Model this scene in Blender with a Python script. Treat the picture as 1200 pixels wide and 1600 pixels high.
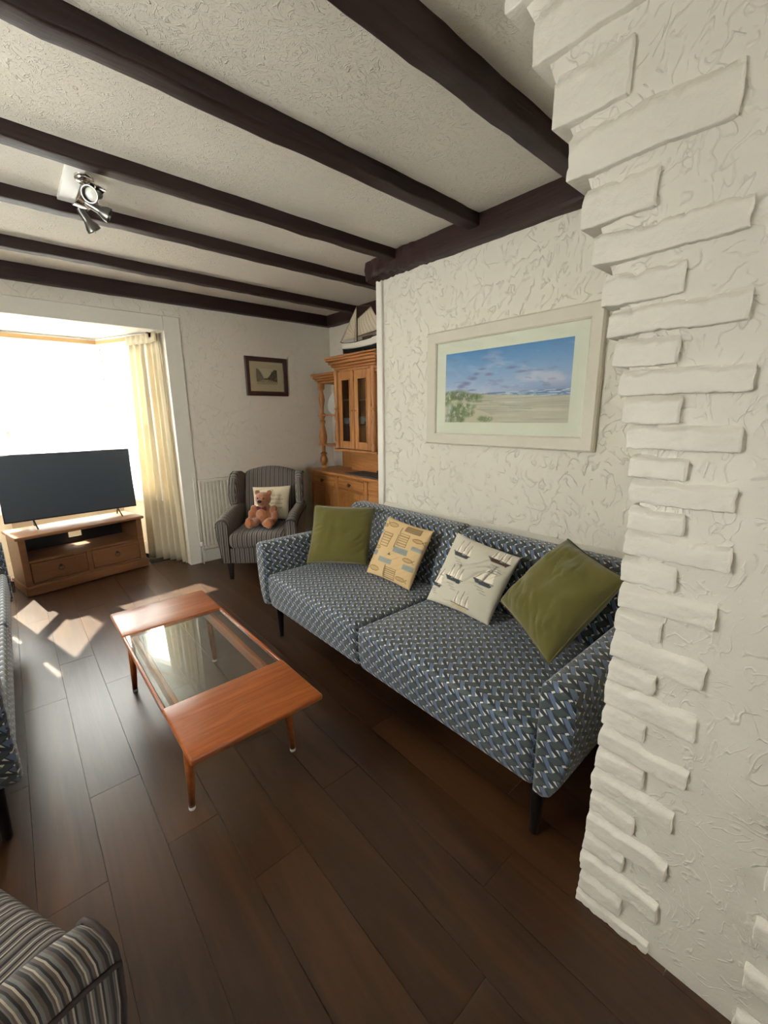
import bpy, bmesh, math, random
import numpy as np
from mathutils import Vector, Matrix, noise
for o in list(bpy.data.objects): bpy.data.objects.remove(o)
random.seed(7)
S = bpy.context.scene
COL = S.collection
PI = math.pi
# ------------------------------------------------------------------ camera
cam_d = bpy.data.cameras.new('camera'); cam = bpy.data.objects.new('camera', cam_d); COL.objects.link(cam)
cam_d.sensor_fit = 'VERTICAL'; cam_d.sensor_height = 36.0; cam_d.lens = 36.0*660.8/1600.0
cam_d.clip_start = 0.02; cam_d.clip_end = 200
YAW, PITCH, ROLL = math.radians(41.19), math.radians(12.86), math.radians(-0.56)
fw = Vector((math.sin(YAW)*math.cos(PITCH), math.cos(YAW)*math.cos(PITCH), -math.sin(PITCH)))
rt = Vector((math.cos(YAW), -math.sin(YAW), 0)); up = rt.cross(fw)
r2 = rt*math.cos(ROLL)+up*math.sin(ROLL); u2 = -rt*math.sin(ROLL)+up*math.cos(ROLL)
mw = Matrix((r2, u2, -fw)).transposed().to_4x4(); mw.translation = Vector((0, 0, 1.5))
cam.matrix_world = mw
S.camera = cam
# ------------------------------------------------------------------ world, sun, window daylight, exposure
W = bpy.data.worlds.new('world'); S.world = W; W.use_nodes = True
bgn = W.node_tree.nodes['Background']; bgn.inputs[0].default_value = (1.0, 0.975, 0.94, 1); bgn.inputs[1].default_value = 8.0
sun_d = bpy.data.lights.new('sun', 'SUN'); sun = bpy.data.objects.new('sun', sun_d); COL.objects.link(sun)
sun_d.energy = 8.5; sun_d.angle = math.radians(0.6); sun_d.color = (1.0, 0.88, 0.70)
sun.rotation_euler = Vector((0.26, -1.0, -1.12)).to_track_quat('-Z', 'Y').to_euler()
vs = S.view_settings; vs.view_transform = 'Standard'; vs.look = 'None'; vs.exposure = 1.66; vs.gamma = 1.0; vs.use_curve_mapping = False

# ------------------------------------------------------------------ helpers: materials
def s2l(c): return tuple((x/12.92 if x <= 0.04045 else ((x+0.055)/1.055)**2.4) for x in c)
def rgb(r, g, b): return s2l((r/255, g/255, b/255))+(1.0,)
class NT:
    def __init__(self, name):
        self.m = bpy.data.materials.new(name); self.m.use_nodes = True
        self.t = self.m.node_tree; self.b = self.t.nodes['Principled BSDF']; self.out = self.t.nodes['Material Output']
    def n(self, typ, **kw):
        x = self.t.nodes.new(typ)
        for k, v in kw.items(): setattr(x, k, v)
        return x
    def l(self, a, b): self.t.links.new(a, b)
    def set(self, node, **kw):
        for k, v in kw.items():
            s = node.inputs[k.replace('_', ' ')]
            if hasattr(v, 'is_linked') or isinstance(v, bpy.types.NodeSocket): self.l(v, s)
            else: s.default_value = v
    def math(self, op, a, b=None, c=None, clamp=False):
        x = self.n('ShaderNodeMath', operation=op); x.use_clamp = clamp
        for i, v in enumerate((a, b, c)):
            if v is None: continue
            if isinstance(v, bpy.types.NodeSocket): self.l(v, x.inputs[i])
            else: x.inputs[i].default_value = v
        return x.outputs[0]
    def vmath(self, op, a, b=None):
        x = self.n('ShaderNodeVectorMath', operation=op)
        for i, v in enumerate((a, b)):
            if v is None: continue
            if isinstance(v, bpy.types.NodeSocket): self.l(v, x.inputs[i])
            else: x.inputs[i].default_value = v
        return x.outputs['Value'] if op in ('DOT_PRODUCT', 'LENGTH') else x.outputs[0]
    def mix(self, f, a, b, mode='MIX'):
        x = self.n('ShaderNodeMix', data_type='RGBA', blend_type=mode)
        for s, v in ((x.inputs[0], f), (x.inputs[6], a), (x.inputs[7], b)):
            if isinstance(v, bpy.types.NodeSocket): self.l(v, s)
            else: s.default_value = v
        return x.outputs[2]
    def ramp(self, f, stops, interp='LINEAR'):
        x = self.n('ShaderNodeValToRGB'); x.color_ramp.interpolation = interp
        el = x.color_ramp.elements
        while len(el) < len(stops): el.new(0.5)
        for e, (p, c) in zip(el, stops): e.position = p; e.color = c if len(c) == 4 else tuple(c)+(1,)
        self.l(f, x.inputs[0]); return x.outputs[0]
    def noise(self, vec, scale, detail=2.0, rough=0.5, dist=0.0):
        x = self.n('ShaderNodeTexNoise'); x.inputs['Scale'].default_value = scale; x.inputs['Detail'].default_value = detail
        x.inputs['Roughness'].default_value = rough; x.inputs['Distortion'].default_value = dist
        if vec is not None: self.l(vec, x.inputs['Vector'])
        return x.outputs['Fac']
    def coord(self, which='Object'):
        return self.n('ShaderNodeTexCoord').outputs[which]
    def mapping(self, vec, scale=(1, 1, 1), loc=(0, 0, 0), rot=(0, 0, 0)):
        x = self.n('ShaderNodeMapping'); x.inputs['Scale'].default_value = scale; x.inputs['Location'].default_value = loc; x.inputs['Rotation'].default_value = rot
        self.l(vec, x.inputs['Vector']); return x.outputs[0]
    def bump(self, h, strength=0.5, dist=0.01):
        x = self.n('ShaderNodeBump'); x.inputs['Strength'].default_value = strength; x.inputs['Distance'].default_value = dist
        self.l(h, x.inputs['Height']); self.l(x.outputs[0], self.b.inputs['Normal']); return x
    def color(self, c):
        if isinstance(c, bpy.types.NodeSocket): self.l(c, self.b.inputs['Base Color'])
        else: self.b.inputs['Base Color'].default_value = c
    def rough(self, r): self.b.inputs['Roughness'].default_value = r
    def spec(self, r): self.b.inputs['Specular IOR Level'].default_value = r
M = {}
def plain(name, col, rough=0.6, metal=0.0, spec=0.5, bump=0, bscale=60, var=0.0, vscale=6):
    k = NT(name); c = k.coord()
    if var:
        f = k.noise(c, vscale, 4)
        k.color(k.mix(f, tuple(x*(1-var) for x in col[:3])+(1,), tuple(min(1, x*(1+var)) for x in col[:3])+(1,)))
    else: k.color(col)
    k.rough(rough); k.spec(spec); k.b.inputs['Metallic'].default_value = metal
    if bump: k.bump(k.noise(c, bscale, 4, 0.6), bump, 0.01)
    M[name] = k.m; return k.m
def plaster(name, col, scale, strength, dist, mask=(0.42, 0.6), fine=0.25, spec=0.3, sharp=40.0, mfreq=2.6):
    """white paint over trowelled plaster: broken curved ridges of real relief depth (bump)"""
    k = NT(name); c = k.coord()
    w = k.n('ShaderNodeTexNoise'); w.inputs['Scale'].default_value = scale*0.55; w.inputs['Detail'].default_value = 2; k.l(c, w.inputs['Vector'])
    off = k.vmath('SCALE', w.outputs['Color']); off.node.inputs['Scale'].default_value = 0.30
    c2 = k.vmath('ADD', c, off)
    tot = None
    for j, sc in enumerate(((1.0, 1.0, 1.0), (1.7, 1.7, 0.8))):
        mp = k.mapping(c2, tuple(s*scale for s in sc), (j*3.1, j*1.7, j*5.3))
        n1 = k.noise(mp, 1.6, 1.5, 0.45, 0.3)
        d = k.math('ABSOLUTE', k.math('SUBTRACT', n1, 0.5))
        ridge = k.math('SUBTRACT', 1.0, k.math('MULTIPLY', d, sharp, clamp=True), clamp=True)
        m = k.ramp(k.noise(k.mapping(c, (scale*mfreq,)*3, (j*7.7, 2.2, 1.1)), 1.0, 2), [(mask[0], (0, 0, 0)), (mask[1], (1, 1, 1))])
        r = k.math('MULTIPLY', ridge, m)
        tot = r if tot is None else k.math('ADD', tot, r)
    f = k.noise(c, scale*7, 5, 0.6)
    h = k.math('ADD', tot, k.math('MULTIPLY', f, fine))
    k.bump(h, strength, dist)
    k.color(k.mix(k.noise(c, 2.0, 3), tuple(x*0.95 for x in col[:3])+(1,), col)); k.rough(0.62); k.spec(spec)
    M[name] = k.m; return k.m
def wood(name, c1, c2, axis=1, scale=1.0, rough=0.45, ring=14, spec=0.4, rand=0.0, bump=0.15, knots=False, coat=0.0):
    k = NT(name); c = k.coord()
    sc = [9.0*scale]*3; sc[axis] = 0.9*scale
    vec = c
    if rand:
        oi = k.n('ShaderNodeObjectInfo'); o3 = k.n('ShaderNodeCombineXYZ')
        v = k.math('MULTIPLY', oi.outputs['Random'], 37.0)
        for i in range(3): k.l(v, o3.inputs[i])
        vec = k.vmath('ADD', c, o3.outputs[0])
    mp = k.mapping(vec, tuple(sc))
    n1 = k.noise(mp, 1.0, 5, 0.6, 0.8)
    sc2 = [60.0*scale]*3; sc2[axis] = 2.5*scale
    n2 = k.noise(k.mapping(vec, tuple(sc2)), 1.0, 3, 0.6)
    rings = k.math('FRACT', k.math('MULTIPLY', n1, ring*0.35))
    rings = k.math('ABSOLUTE', k.math('SUBTRACT', rings, 0.5))
    f = k.math('ADD', k.math('MULTIPLY', rings, 0.75), k.math('MULTIPLY', n2, 0.65))
    f = k.math('ADD', f, k.math('MULTIPLY', k.math('SUBTRACT', n1, 0.5), 0.9), clamp=True)
    colr = k.mix(f, c1, c2)
    if rand:
        hv = k.n('ShaderNodeHueSaturation'); k.l(colr, hv.inputs['Color'])
        k.l(k.math('ADD', k.math('MULTIPLY', oi.outputs['Random'], 2*rand), 1-rand), hv.inputs['Value']); colr = hv.outputs[0]
    k.color(colr); k.rough(rough); k.spec(spec); k.b.inputs['Coat Weight'].default_value = coat
    k.bump(k.math('ADD', n2, k.math('MULTIPLY', rings, 0.4)), bump, 0.004)
    M[name] = k.m; return k.m
def see_through(name, tint, refl_rough=0.02, base=0.06, gain=0.6):
    k = NT(name); k.t.nodes.remove(k.b)
    tr = k.n('ShaderNodeBsdfTransparent'); tr.inputs[0].default_value = tint
    gl = k.n('ShaderNodeBsdfGlossy'); gl.inputs['Roughness'].default_value = refl_rough; gl.inputs['Color'].default_value = (1, 1, 1, 1)
    lw = k.n('ShaderNodeLayerWeight'); lw.inputs['Blend'].default_value = 0.5
    sch = k.math('ADD', k.math('MULTIPLY', k.math('POWER', lw.outputs['Facing'], 5.0), 0.96), 0.04)
    mx = k.n('ShaderNodeMixShader'); k.l(k.math('MULTIPLY', sch, gain, clamp=True), mx.inputs[0]); k.l(tr.outputs[0], mx.inputs[1]); k.l(gl.outputs[0], mx.inputs[2])
    k.l(mx.outputs[0], k.out.inputs['Surface']); M[name] = k.m; return k.m
def cloth_sheer(name, col, transp):
    k = NT(name); k.t.nodes.remove(k.b)
    tr = k.n('ShaderNodeBsdfTransparent'); tl = k.n('ShaderNodeBsdfTranslucent'); tl.inputs[0].default_value = col
    df = k.n('ShaderNodeBsdfDiffuse'); df.inputs[0].default_value = col
    m1 = k.n('ShaderNodeMixShader'); m1.inputs[0].default_value = 0.05; k.l(df.outputs[0], m1.inputs[1]); k.l(tl.outputs[0], m1.inputs[2])
    m2 = k.n('ShaderNodeMixShader'); m2.inputs[0].default_value = transp; k.l(m1.outputs[0], m2.inputs[1]); k.l(tr.outputs[0], m2.inputs[2])
    k.l(m2.outputs[0], k.out.inputs['Surface']); M[name] = k.m; return k.m
def cloth_thick(name, col, transl=0.3):
    k = NT(name); c = k.coord()
    w = k.noise(k.mapping(c, (300, 300, 40)), 1.0, 2)
    k.color(k.mix(w, tuple(x*0.85 for x in col[:3])+(1,), col)); k.rough(0.9); k.spec(0.1)
    tl = k.n('ShaderNodeBsdfTranslucent'); tl.inputs[0].default_value = col
    m1 = k.n('ShaderNodeMixShader'); m1.inputs[0].default_value = transl
    k.l(k.b.outputs[0], m1.inputs[1]); k.l(tl.outputs[0], m1.inputs[2]); k.l(m1.outputs[0], k.out.inputs['Surface'])
    M[name] = k.m; return k.m
def painted(name, rough=0.7, bump=0.0, bscale=200, spec=0.2, sheen=0.0):
    """colour printed on the surface, stored with its points"""
    k = NT(name); a = k.n('ShaderNodeAttribute'); a.attribute_name = 'Col'; k.color(a.outputs['Color']); k.rough(rough); k.spec(spec)
    k.b.inputs['Sheen Weight'].default_value = sheen
    if bump: k.bump(k.noise(k.coord(), bscale, 3), bump, 0.004)
    M[name] = k.m; return k.m

plaster('plaster_wall', rgb(222, 215, 200), 5.5, 0.62, 0.009, mask=(0.47, 0.55), fine=0.10)
plaster('plaster_pier', rgb(218, 212, 200), 9.0, 0.48, 0.007, mask=(0.46, 0.58), fine=0.35)
plaster('plaster_far', rgb(226, 218, 204), 5.0, 0.40, 0.010, mask=(0.45, 0.65), fine=0.2)
plaster('plaster_ceiling', rgb(216, 208, 194), 14.0, 0.45, 0.007, mask=(0.42, 0.52), fine=0.4)
plain('brick_paint', rgb(218, 212, 200), 0.6, bump=0.35, bscale=45, spec=0.3)
plain('white_paint', rgb(224, 219, 207), 0.45, bump=0.05, bscale=30)
plain('white_gloss', rgb(232, 230, 224), 0.35)
plain('bay_paint', rgb(226, 205, 172), 0.6)
plain('radiator_enamel', rgb(214, 208, 194), 0.35)
wood('beam_wood', rgb(26, 14, 14), rgb(52, 30, 28), axis=0, rough=0.5, ring=8, bump=0.5, spec=0.35)
wood('beam_wood_lengthwise', rgb(28, 15, 14), rgb(62, 34, 30), axis=1, rough=0.5, ring=8, bump=0.5, spec=0.35)
wood('floor_wood', rgb(42, 24, 12), rgb(78, 50, 28), axis=1, scale=0.8, rough=0.34, ring=9, rand=0.14, bump=0.10, spec=0.6)
plain('floor_gap', rgb(20, 14, 11), 0.8)
wood('teak', rgb(112, 52, 20), rgb(172, 96, 44), axis=1, scale=1.6, rough=0.30, ring=14, bump=0.05, spec=0.5)
wood('teak_cross', rgb(112, 52, 20), rgb(172, 96, 44), axis=0, scale=1.6, rough=0.30, ring=14, bump=0.05, spec=0.5)
wood('pine', rgb(142, 84, 40), rgb(198, 138, 78), axis=2, scale=1.3, rough=0.4, ring=12, bump=0.05)
wood('pine_long', rgb(142, 84, 40), rgb(198, 138, 78), axis=1, scale=1.3, rough=0.4, ring=12, bump=0.05)
wood('stand_wood', rgb(112, 74, 48), rgb(150, 106, 72), axis=0, scale=1.0, rough=0.4, ring=8, bump=0.05)
plain('black_leg', rgb(16, 14, 14), 0.35)
plain('black_plastic', rgb(18, 20, 23), 0.4)
plain('tv_screen', rgb(50, 63, 76), 0.40, spec=0.7)  # black panel lightened: flare haze and room reflection put into its base colour
plain('house_glass', rgb(40, 48, 58), 0.25)
plain('dark_bracket', rgb(60, 58, 55), 0.4, metal=0.3)
plain('chrome', rgb(215, 212, 205), 0.12, metal=1.0)
plain('gunmetal', rgb(110, 108, 104), 0.3, metal=0.9)
plain('brass', rgb(150, 115, 60), 0.35, metal=0.9)
plain('porcelain', rgb(226, 224, 214), 0.25)
plain('grey_mat', rgb(52, 56, 60), 0.7, bump=0.2)
plain('cable_white', rgb(220, 205, 190), 0.5)
plain('cable_dark', rgb(50, 42, 38), 0.5)
plain('frame_cream', rgb(206, 198, 180), 0.5, bump=0.1, bscale=40, var=0.05, vscale=15)
plain('mount_card', rgb(226, 220, 204), 0.8)
plain('old_mount', rgb(186, 170, 142), 0.8)
plain('frame_brown', rgb(66, 40, 38), 0.4, var=0.2, vscale=20)
plain('green_velvet', rgb(100, 94, 46), 0.85, spec=0.15, bump=0.15, bscale=14, var=0.10, vscale=9)
M['green_velvet'].node_tree.nodes['Principled BSDF'].inputs['Sheen Weight'].default_value = 0.35
plain('cream_canvas', rgb(224, 208, 178), 0.85, bump=0.12, bscale=18)
plain('teddy_fur', rgb(166, 106, 70), 0.95, spec=0.1, bump=0.9, bscale=130, var=0.22, vscale=40)
M['teddy_fur'].node_tree.nodes['Principled BSDF'].inputs['Sheen Weight'].default_value = 0.6
plain('teddy_paw', rgb(190, 122, 82), 0.9, bump=0.3, bscale=120)
plain('teddy_nose', rgb(24, 18, 18), 0.35)
plain('bow_tartan', rgb(96, 44, 48), 0.8, var=0.3, vscale=60)
plain('ship_white', rgb(226, 218, 200), 0.5)
plain('ship_dark', rgb(22, 30, 30), 0.5)
plain('ship_wood', rgb(92, 62, 40), 0.5)
plain('sail_cloth', rgb(206, 192, 168), 0.9, bump=0.1)
plain('sail_seam', rgb(168, 152, 128), 0.9)
plain('house_render', rgb(222, 224, 226), 0.8)
plain('house_roof', rgb(120, 118, 120), 0.8)
plain('navy_cover', rgb(36, 46, 68), 0.6)
plain('road', rgb(150, 150, 150), 0.9)
plain('piping_dark', rgb(60, 50, 48), 0.9)
see_through('clear_glass', (0.97, 0.99, 0.98, 1))
see_through('table_glass', (0.90, 0.94, 0.92, 1), gain=1.0)
see_through('cabinet_glass', (0.86, 0.89, 0.89, 1))
cloth_sheer('net_cloth', (0.80, 0.81, 0.82, 1), 0.87)
cloth_thick('curtain_cloth', rgb(230, 218, 190), 0.3)
cloth_thick('header_tape', rgb(226, 190, 140), 0.35)
painted('print_cushion', 0.85, bump=0.1)
painted('print_paper', 0.8)

def stripe_material():
    k = NT('striped_cloth'); uv = k.n('ShaderNodeUVMap').outputs[0]
    sp = k.n('ShaderNodeSeparateXYZ'); k.l(uv, sp.inputs[0])
    f = k.math('FRACT', k.math('MULTIPLY', sp.outputs[0], 1/0.044))
    dk, br, gg, cr = rgb(56, 52, 52), rgb(104, 92, 84), rgb(124, 122, 118), rgb(196, 182, 164)
    c = k.ramp(f, [(0.0, dk), (0.13, br), (0.25, gg), (0.37, dk), (0.45, cr), (0.52, br), (0.64, dk), (0.72, gg), (0.82, cr), (0.88, br), (0.95, gg)], 'CONSTANT')
    w = k.noise(k.mapping(uv, (900, 260, 1)), 1.0, 2)
    k.color(k.mix(k.math('MULTIPLY', w, 0.5), c, (0.02, 0.02, 0.02, 1), 'MIX')); k.rough(0.9); k.spec(0.15)
    h = k.ramp(f, [(0, (0, 0, 0)), (0.2, (1, 1, 1)), (0.37, (0, 0, 0)), (0.5, (1, 1, 1)), (0.64, (0, 0, 0)), (0.82, (1, 1, 1)), (1, (0, 0, 0))])
    k.bump(h, 0.35, 0.003); k.b.inputs['Sheen Weight'].default_value = 0.15
    M['striped_cloth'] = k.m
stripe_material()
def weave_material():
    """three-way woven ribbon print: green, slate and navy ribbons with cream gaps, one cell about 5 cm"""
    k = NT('weave_cloth'); uv = k.n('ShaderNodeUVMap').outputs[0]
    cell = k.vmath('MULTIPLY', uv, (1/0.054, 1/0.059, 0))
    def shape(pts):
        cx = sum(p[0] for p in pts)/len(pts); cy = sum(p[1] for p in pts)/len(pts)
        q = k.vmath('SUBTRACT', k.vmath('FRACTION', k.vmath('ADD', cell, (0.5-cx, 0.5-cy, 0))), (0.5, 0.5, 0))
        pr = [(x-cx, y-cy) for x, y in pts]
        ar = sum(pr[i][0]*pr[(i+1) % len(pr)][1]-pr[(i+1) % len(pr)][0]*pr[i][1] for i in range(len(pr)))
        if ar < 0: pr = pr[::-1]
        res = None
        for i in range(len(pr)):
            x0, y0 = pr[i]; x1, y1 = pr[(i+1) % len(pr)]
            a, b = (y1-y0), -(x1-x0); cc = a*x0+b*y0
            t = k.math('LESS_THAN', k.vmath('DOT_PRODUCT', q, (a, b, 0)), cc)
            res = t if res is None else k.math('MULTIPLY', res, t)
        return res
    navy, green, slate, cream = rgb(32, 43, 56), rgb(66, 76, 71), rgb(98, 114, 140), rgb(228, 220, 204)
    c = k.mix(shape([(-0.02, 0.14), (0.58, -0.30), (1.02, -0.14), (0.42, 0.30)]), navy, green)
    c = k.mix(shape([(-0.36, 0.20), (-0.04, 0.07), (0.43, 0.83), (0.18, 0.96)]), c, slate)
    c = k.mix(shape([(-0.56, 0.32), (-0.41, 0.24), (-0.22, 0.55)]), c, cream)
    c = k.mix(shape([(0.17, 0.50), (0.55, 0.68), (0.41, 0.82)]), c, cream)
    c = k.mix(shape([(-0.13, 0.02), (0.06, -0.11), (0.14, -0.03), (-0.05, 0.11)]), c, cream)
    th = k.noise(k.mapping(uv, (700, 700, 1)), 1.0, 2)
    k.color(k.mix(k.math('MULTIPLY', th, 0.22), c, (0.03, 0.035, 0.04, 1))); k.rough(0.55); k.spec(0.35); k.b.inputs['Sheen Weight'].default_value = 0.25
    k.bump(th, 0.15, 0.002); M['weave_cloth'] = k.m
weave_material()

# ------------------------------------------------------------------ helpers: objects
def tag(o, label, cat, group=None):
    o['label'] = label; o['category'] = cat
    if group: o['group'] = group
    return o
def thing(name, label, cat, loc=(0, 0, 0), rotz=0, group=None):
    o = bpy.data.objects.new(name, None); COL.objects.link(o); o.location = loc; o.rotation_euler = (0, 0, rotz); o.empty_display_size = 0.1
    return tag(o, label, cat, group)
def struct(o): o['kind'] = 'structure'; return o
def hold(name):
    o = bpy.data.objects.new(name, None); COL.objects.link(o); return struct(o)
def link(name, me, mat, parent=None, ang=40):
    o = bpy.data.objects.new(name, me); COL.objects.link(o)
    if mat: me.materials.append(M[mat] if isinstance(mat, str) else mat)
    if parent: o.parent = parent
    if ang is not None:
        me.polygons.foreach_set('use_smooth', [True]*len(me.polygons))
        if ang < 170: me.set_sharp_from_angle(angle=math.radians(ang))
    return o
def from_bm(name, bm, mat, parent=None, ang=40, uvf=None):
    bmesh.ops.recalc_face_normals(bm, faces=bm.faces)
    if uvf: put_uv(bm, uvf)
    me = bpy.data.meshes.new(name); bm.to_mesh(me); bm.free(); return link(name, me, mat, parent, ang)
def put_uv(bm, uvf):
    lay = bm.loops.layers.uv.verify(); bm.normal_update()
    for f in bm.faces:
        for lp in f.loops: lp[lay].uv = uvf(lp.vert.co, f.normal)
def pyd(name, v, f, mat, parent=None, ang=40, uvf=None):
    bm = bmesh.new(); vs_ = [bm.verts.new(p) for p in v]
    for q in f:
        try: bm.faces.new([vs_[i] for i in q])
        except ValueError: pass
    return from_bm(name, bm, mat, parent, ang, uvf)
def bm_box(bm, x0, y0, z0, x1, y1, z1, bev=0.0, seg=1):
    r = bmesh.ops.create_cube(bm, size=1.0)['verts']
    for v in r: v.co = Vector(((x0+x1)/2+v.co.x*(x1-x0), (y0+y1)/2+v.co.y*(y1-y0), (z0+z1)/2+v.co.z*(z1-z0)))
    if bev:
        es = list({e for v in r for e in v.link_edges})
        bmesh.ops.bevel(bm, geom=es, offset=bev, segments=seg, affect='EDGES', profile=0.5)
def box(name, x0, y0, z0, x1, y1, z1, mat, parent=None, bev=0.004, seg=1, uvf=None):
    bm = bmesh.new(); bm_box(bm, x0, y0, z0, x1, y1, z1, bev, seg); return from_bm(name, bm, mat, parent, 40, uvf)
def rbox(name, lo, hi, r, n, mat, parent=None, fn=None, uvf=None, ang=180, cr=3):
    """rounded box on a grid; fn deforms each point"""
    ax = []
    for i in range(3):
        L = hi[i]-lo[i]; rr = min(r, L*0.49)
        t = [rr*(1-math.cos(PI/2*j/cr)) for j in range(cr+1)]
        mid = [rr+(L-2*rr)*j/n[i] for j in range(1, n[i])]
        ax.append([lo[i]+q for q in t+mid+[L-q for q in t[::-1]]])
    vd = {}; V = []; F = []; UVs = {}
    def vid(p):
        key = tuple(round(c, 6) for c in p)
        if key not in vd:
            q = []
            for i in range(3):
                rr = min(r, (hi[i]-lo[i])*0.49); q.append(min(max(p[i], lo[i]+rr), hi[i]-rr))
            d = Vector(p)-Vector(q)
            rr3 = [min(r, (hi[i]-lo[i])*0.49) for i in range(3)]
            dn = Vector((d.x/rr3[0], d.y/rr3[1], d.z/rr3[2])); m = max(abs(c) for c in dn); ln = dn.length
            if ln > 1e-9: dn = dn*(m/ln)
            P = Vector(q)+Vector((dn.x*rr3[0], dn.y*rr3[1], dn.z*rr3[2]))
            vd[key] = len(V); V.append(P)
        return vd[key]
    for a in range(3):
        b, c = (a+1) % 3, (a+2) % 3
        for side in (0, 1):
            val = (lo[a], hi[a])[side]
            for i in range(len(ax[b])-1):
                for j in range(len(ax[c])-1):
                    q = []
                    for (ii, jj) in ((i, j), (i+1, j), (i+1, j+1), (i, j+1)):
                        p = [0, 0, 0]; p[a] = val; p[b] = ax[b][ii]; p[c] = ax[c][jj]; q.append(vid(p))
                    F.append(q if side else q[::-1])
    bm = bmesh.new(); vv = [bm.verts.new(p) for p in V]
    for q in F: bm.faces.new([vv[i] for i in q])
    bm.normal_update()
    if uvf: put_uv(bm, uvf)
    if fn:
        for v in bm.verts: v.co = Vector(fn(v.co.copy()))
    me = bpy.data.meshes.new(name); bm.to_mesh(me); bm.free(); return link(name, me, mat, parent, ang)
def prism(name, prof, x0, x1, axis, mat, parent=None, bev=0.0, seg=2, uvf=None, ang=40, nx=1):
    """profile in the two other axes, pushed along axis"""
    def P(a, b, t): return {0: (t, a, b), 1: (a, t, b), 2: (a, b, t)}[axis]
    bm = bmesh.new(); rows = []
    for k in range(nx+1):
        t = x0+(x1-x0)*k/nx; rows.append([bm.verts.new(P(a, b, t)) for a, b in prof])
    n = len(prof)
    c0 = bm.faces.new(rows[0]); c1 = bm.faces.new(rows[-1][::-1])
    for k in range(nx):
        for i in range(n): bm.faces.new((rows[k][i], rows[k+1][i], rows[k+1][(i+1) % n], rows[k][(i+1) % n]))
    bmesh.ops.recalc_face_normals(bm, faces=bm.faces)
    if bev:
        es = list({e for f in (c0, c1) for e in f.edges}); bmesh.ops.bevel(bm, geom=es, offset=bev, segments=seg, affect='EDGES', profile=0.5)
    return from_bm(name, bm, mat, parent, ang, uvf)
def lathe(name, prof, mat, parent=None, loc=(0, 0, 0), seg=20, ang=50, half=None, rot=None):
    bm = bmesh.new(); rows = []
    for (r, z) in prof: rows.append([bm.verts.new((r*math.cos(2*PI*i/seg), r*math.sin(2*PI*i/seg), z)) for i in range(seg)])
    for k in range(len(prof)-1):
        for i in range(seg): bm.faces.new((rows[k][i], rows[k][(i+1) % seg], rows[k+1][(i+1) % seg], rows[k+1][i]))
    if prof[0][0] > 1e-5: bm.faces.new(rows[0][::-1])
    if prof[-1][0] > 1e-5: bm.faces.new(rows[-1])
    bmesh.ops.remove_doubles(bm, verts=bm.verts, dist=1e-6)
    mt = Matrix.Translation(loc)
    if rot: mt = mt @ rot
    bmesh.ops.transform(bm, matrix=mt, verts=bm.verts)
    return from_bm(name, bm, mat, parent, ang)
def tube(name, pts, r, mat, parent=None, seg=8, ang=180, closed=False, taper=None):
    bm = bmesh.new(); rows = []; P = [Vector(p) for p in pts]; n = len(P)
    prevn = None
    for i, p in enumerate(P):
        a = P[(i-1) % n] if (closed or i > 0) else p; b = P[(i+1) % n] if (closed or i < n-1) else p
        t = (b-a).normalized()
        nrm = (prevn - t*prevn.dot(t)) if prevn is not None else t.orthogonal()
        nrm.normalize(); prevn = nrm; bi = t.cross(nrm)
        rr = r if taper is None else taper[i]
        rows.append([bm.verts.new(p+nrm*rr*math.cos(2*PI*k/seg)+bi*rr*math.sin(2*PI*k/seg)) for k in range(seg)])
    m = n if closed else n-1
    for i in range(m):
        a, b = rows[i], rows[(i+1) % n]
        for k in range(seg): bm.faces.new((a[k], a[(k+1) % seg], b[(k+1) % seg], b[k]))
    if not closed: bm.faces.new(rows[0][::-1]); bm.faces.new(rows[-1])
    return from_bm(name, bm, mat, parent, ang)
def copy_tree(o, parent=None):
    c = o.copy(); COL.objects.link(c); c.parent = parent
    for ch in list(o.children): copy_tree(ch, c)
    return c

# ------------------------------------------------------------------ helpers: printing pictures on grids
class Paint:
    def __init__(self, U, V): self.U, self.V = U, V; self.C = np.zeros(U.shape+(3,))
    def fill(self, c): self.C[...] = np.array(c)
    def put(self, m, c, a=1.0):
        m = np.clip(m*a, 0, 1)[..., None]; self.C = self.C*(1-m)+np.array(c)*m
    def poly(self, pts, c, a=1.0):
        U, V = self.U, self.V; ins = np.zeros(U.shape, bool); n = len(pts)
        for i in range(n):
            x0, y0 = pts[i]; x1, y1 = pts[(i+1) % n]
            cond = (y0 > V) != (y1 > V)
            with np.errstate(divide='ignore', invalid='ignore'): xi = (x1-x0)*(V-y0)/((y1-y0) if y1 != y0 else 1e-9)+x0
            ins ^= cond & (U < xi)
        self.put(ins.astype(float), c, a)
    def line(self, p, q, w, c, a=1.0):
        px, py = p; qx, qy = q; dx, dy = qx-px, qy-py; L = dx*dx+dy*dy+1e-12
        t = np.clip(((self.U-px)*dx+(self.V-py)*dy)/L, 0, 1)
        d = np.hypot(self.U-px-t*dx, self.V-py-t*dy); self.put(np.clip((w-d)/(w*0.6)+0.3, 0, 1), c, a)
    def ell(self, cx, cy, rx, ry, c, a=1.0, soft=0.2):
        d = np.hypot((self.U-cx)/rx, (self.V-cy)/ry); self.put(np.clip((1-d)/soft, 0, 1), c, a)
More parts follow.
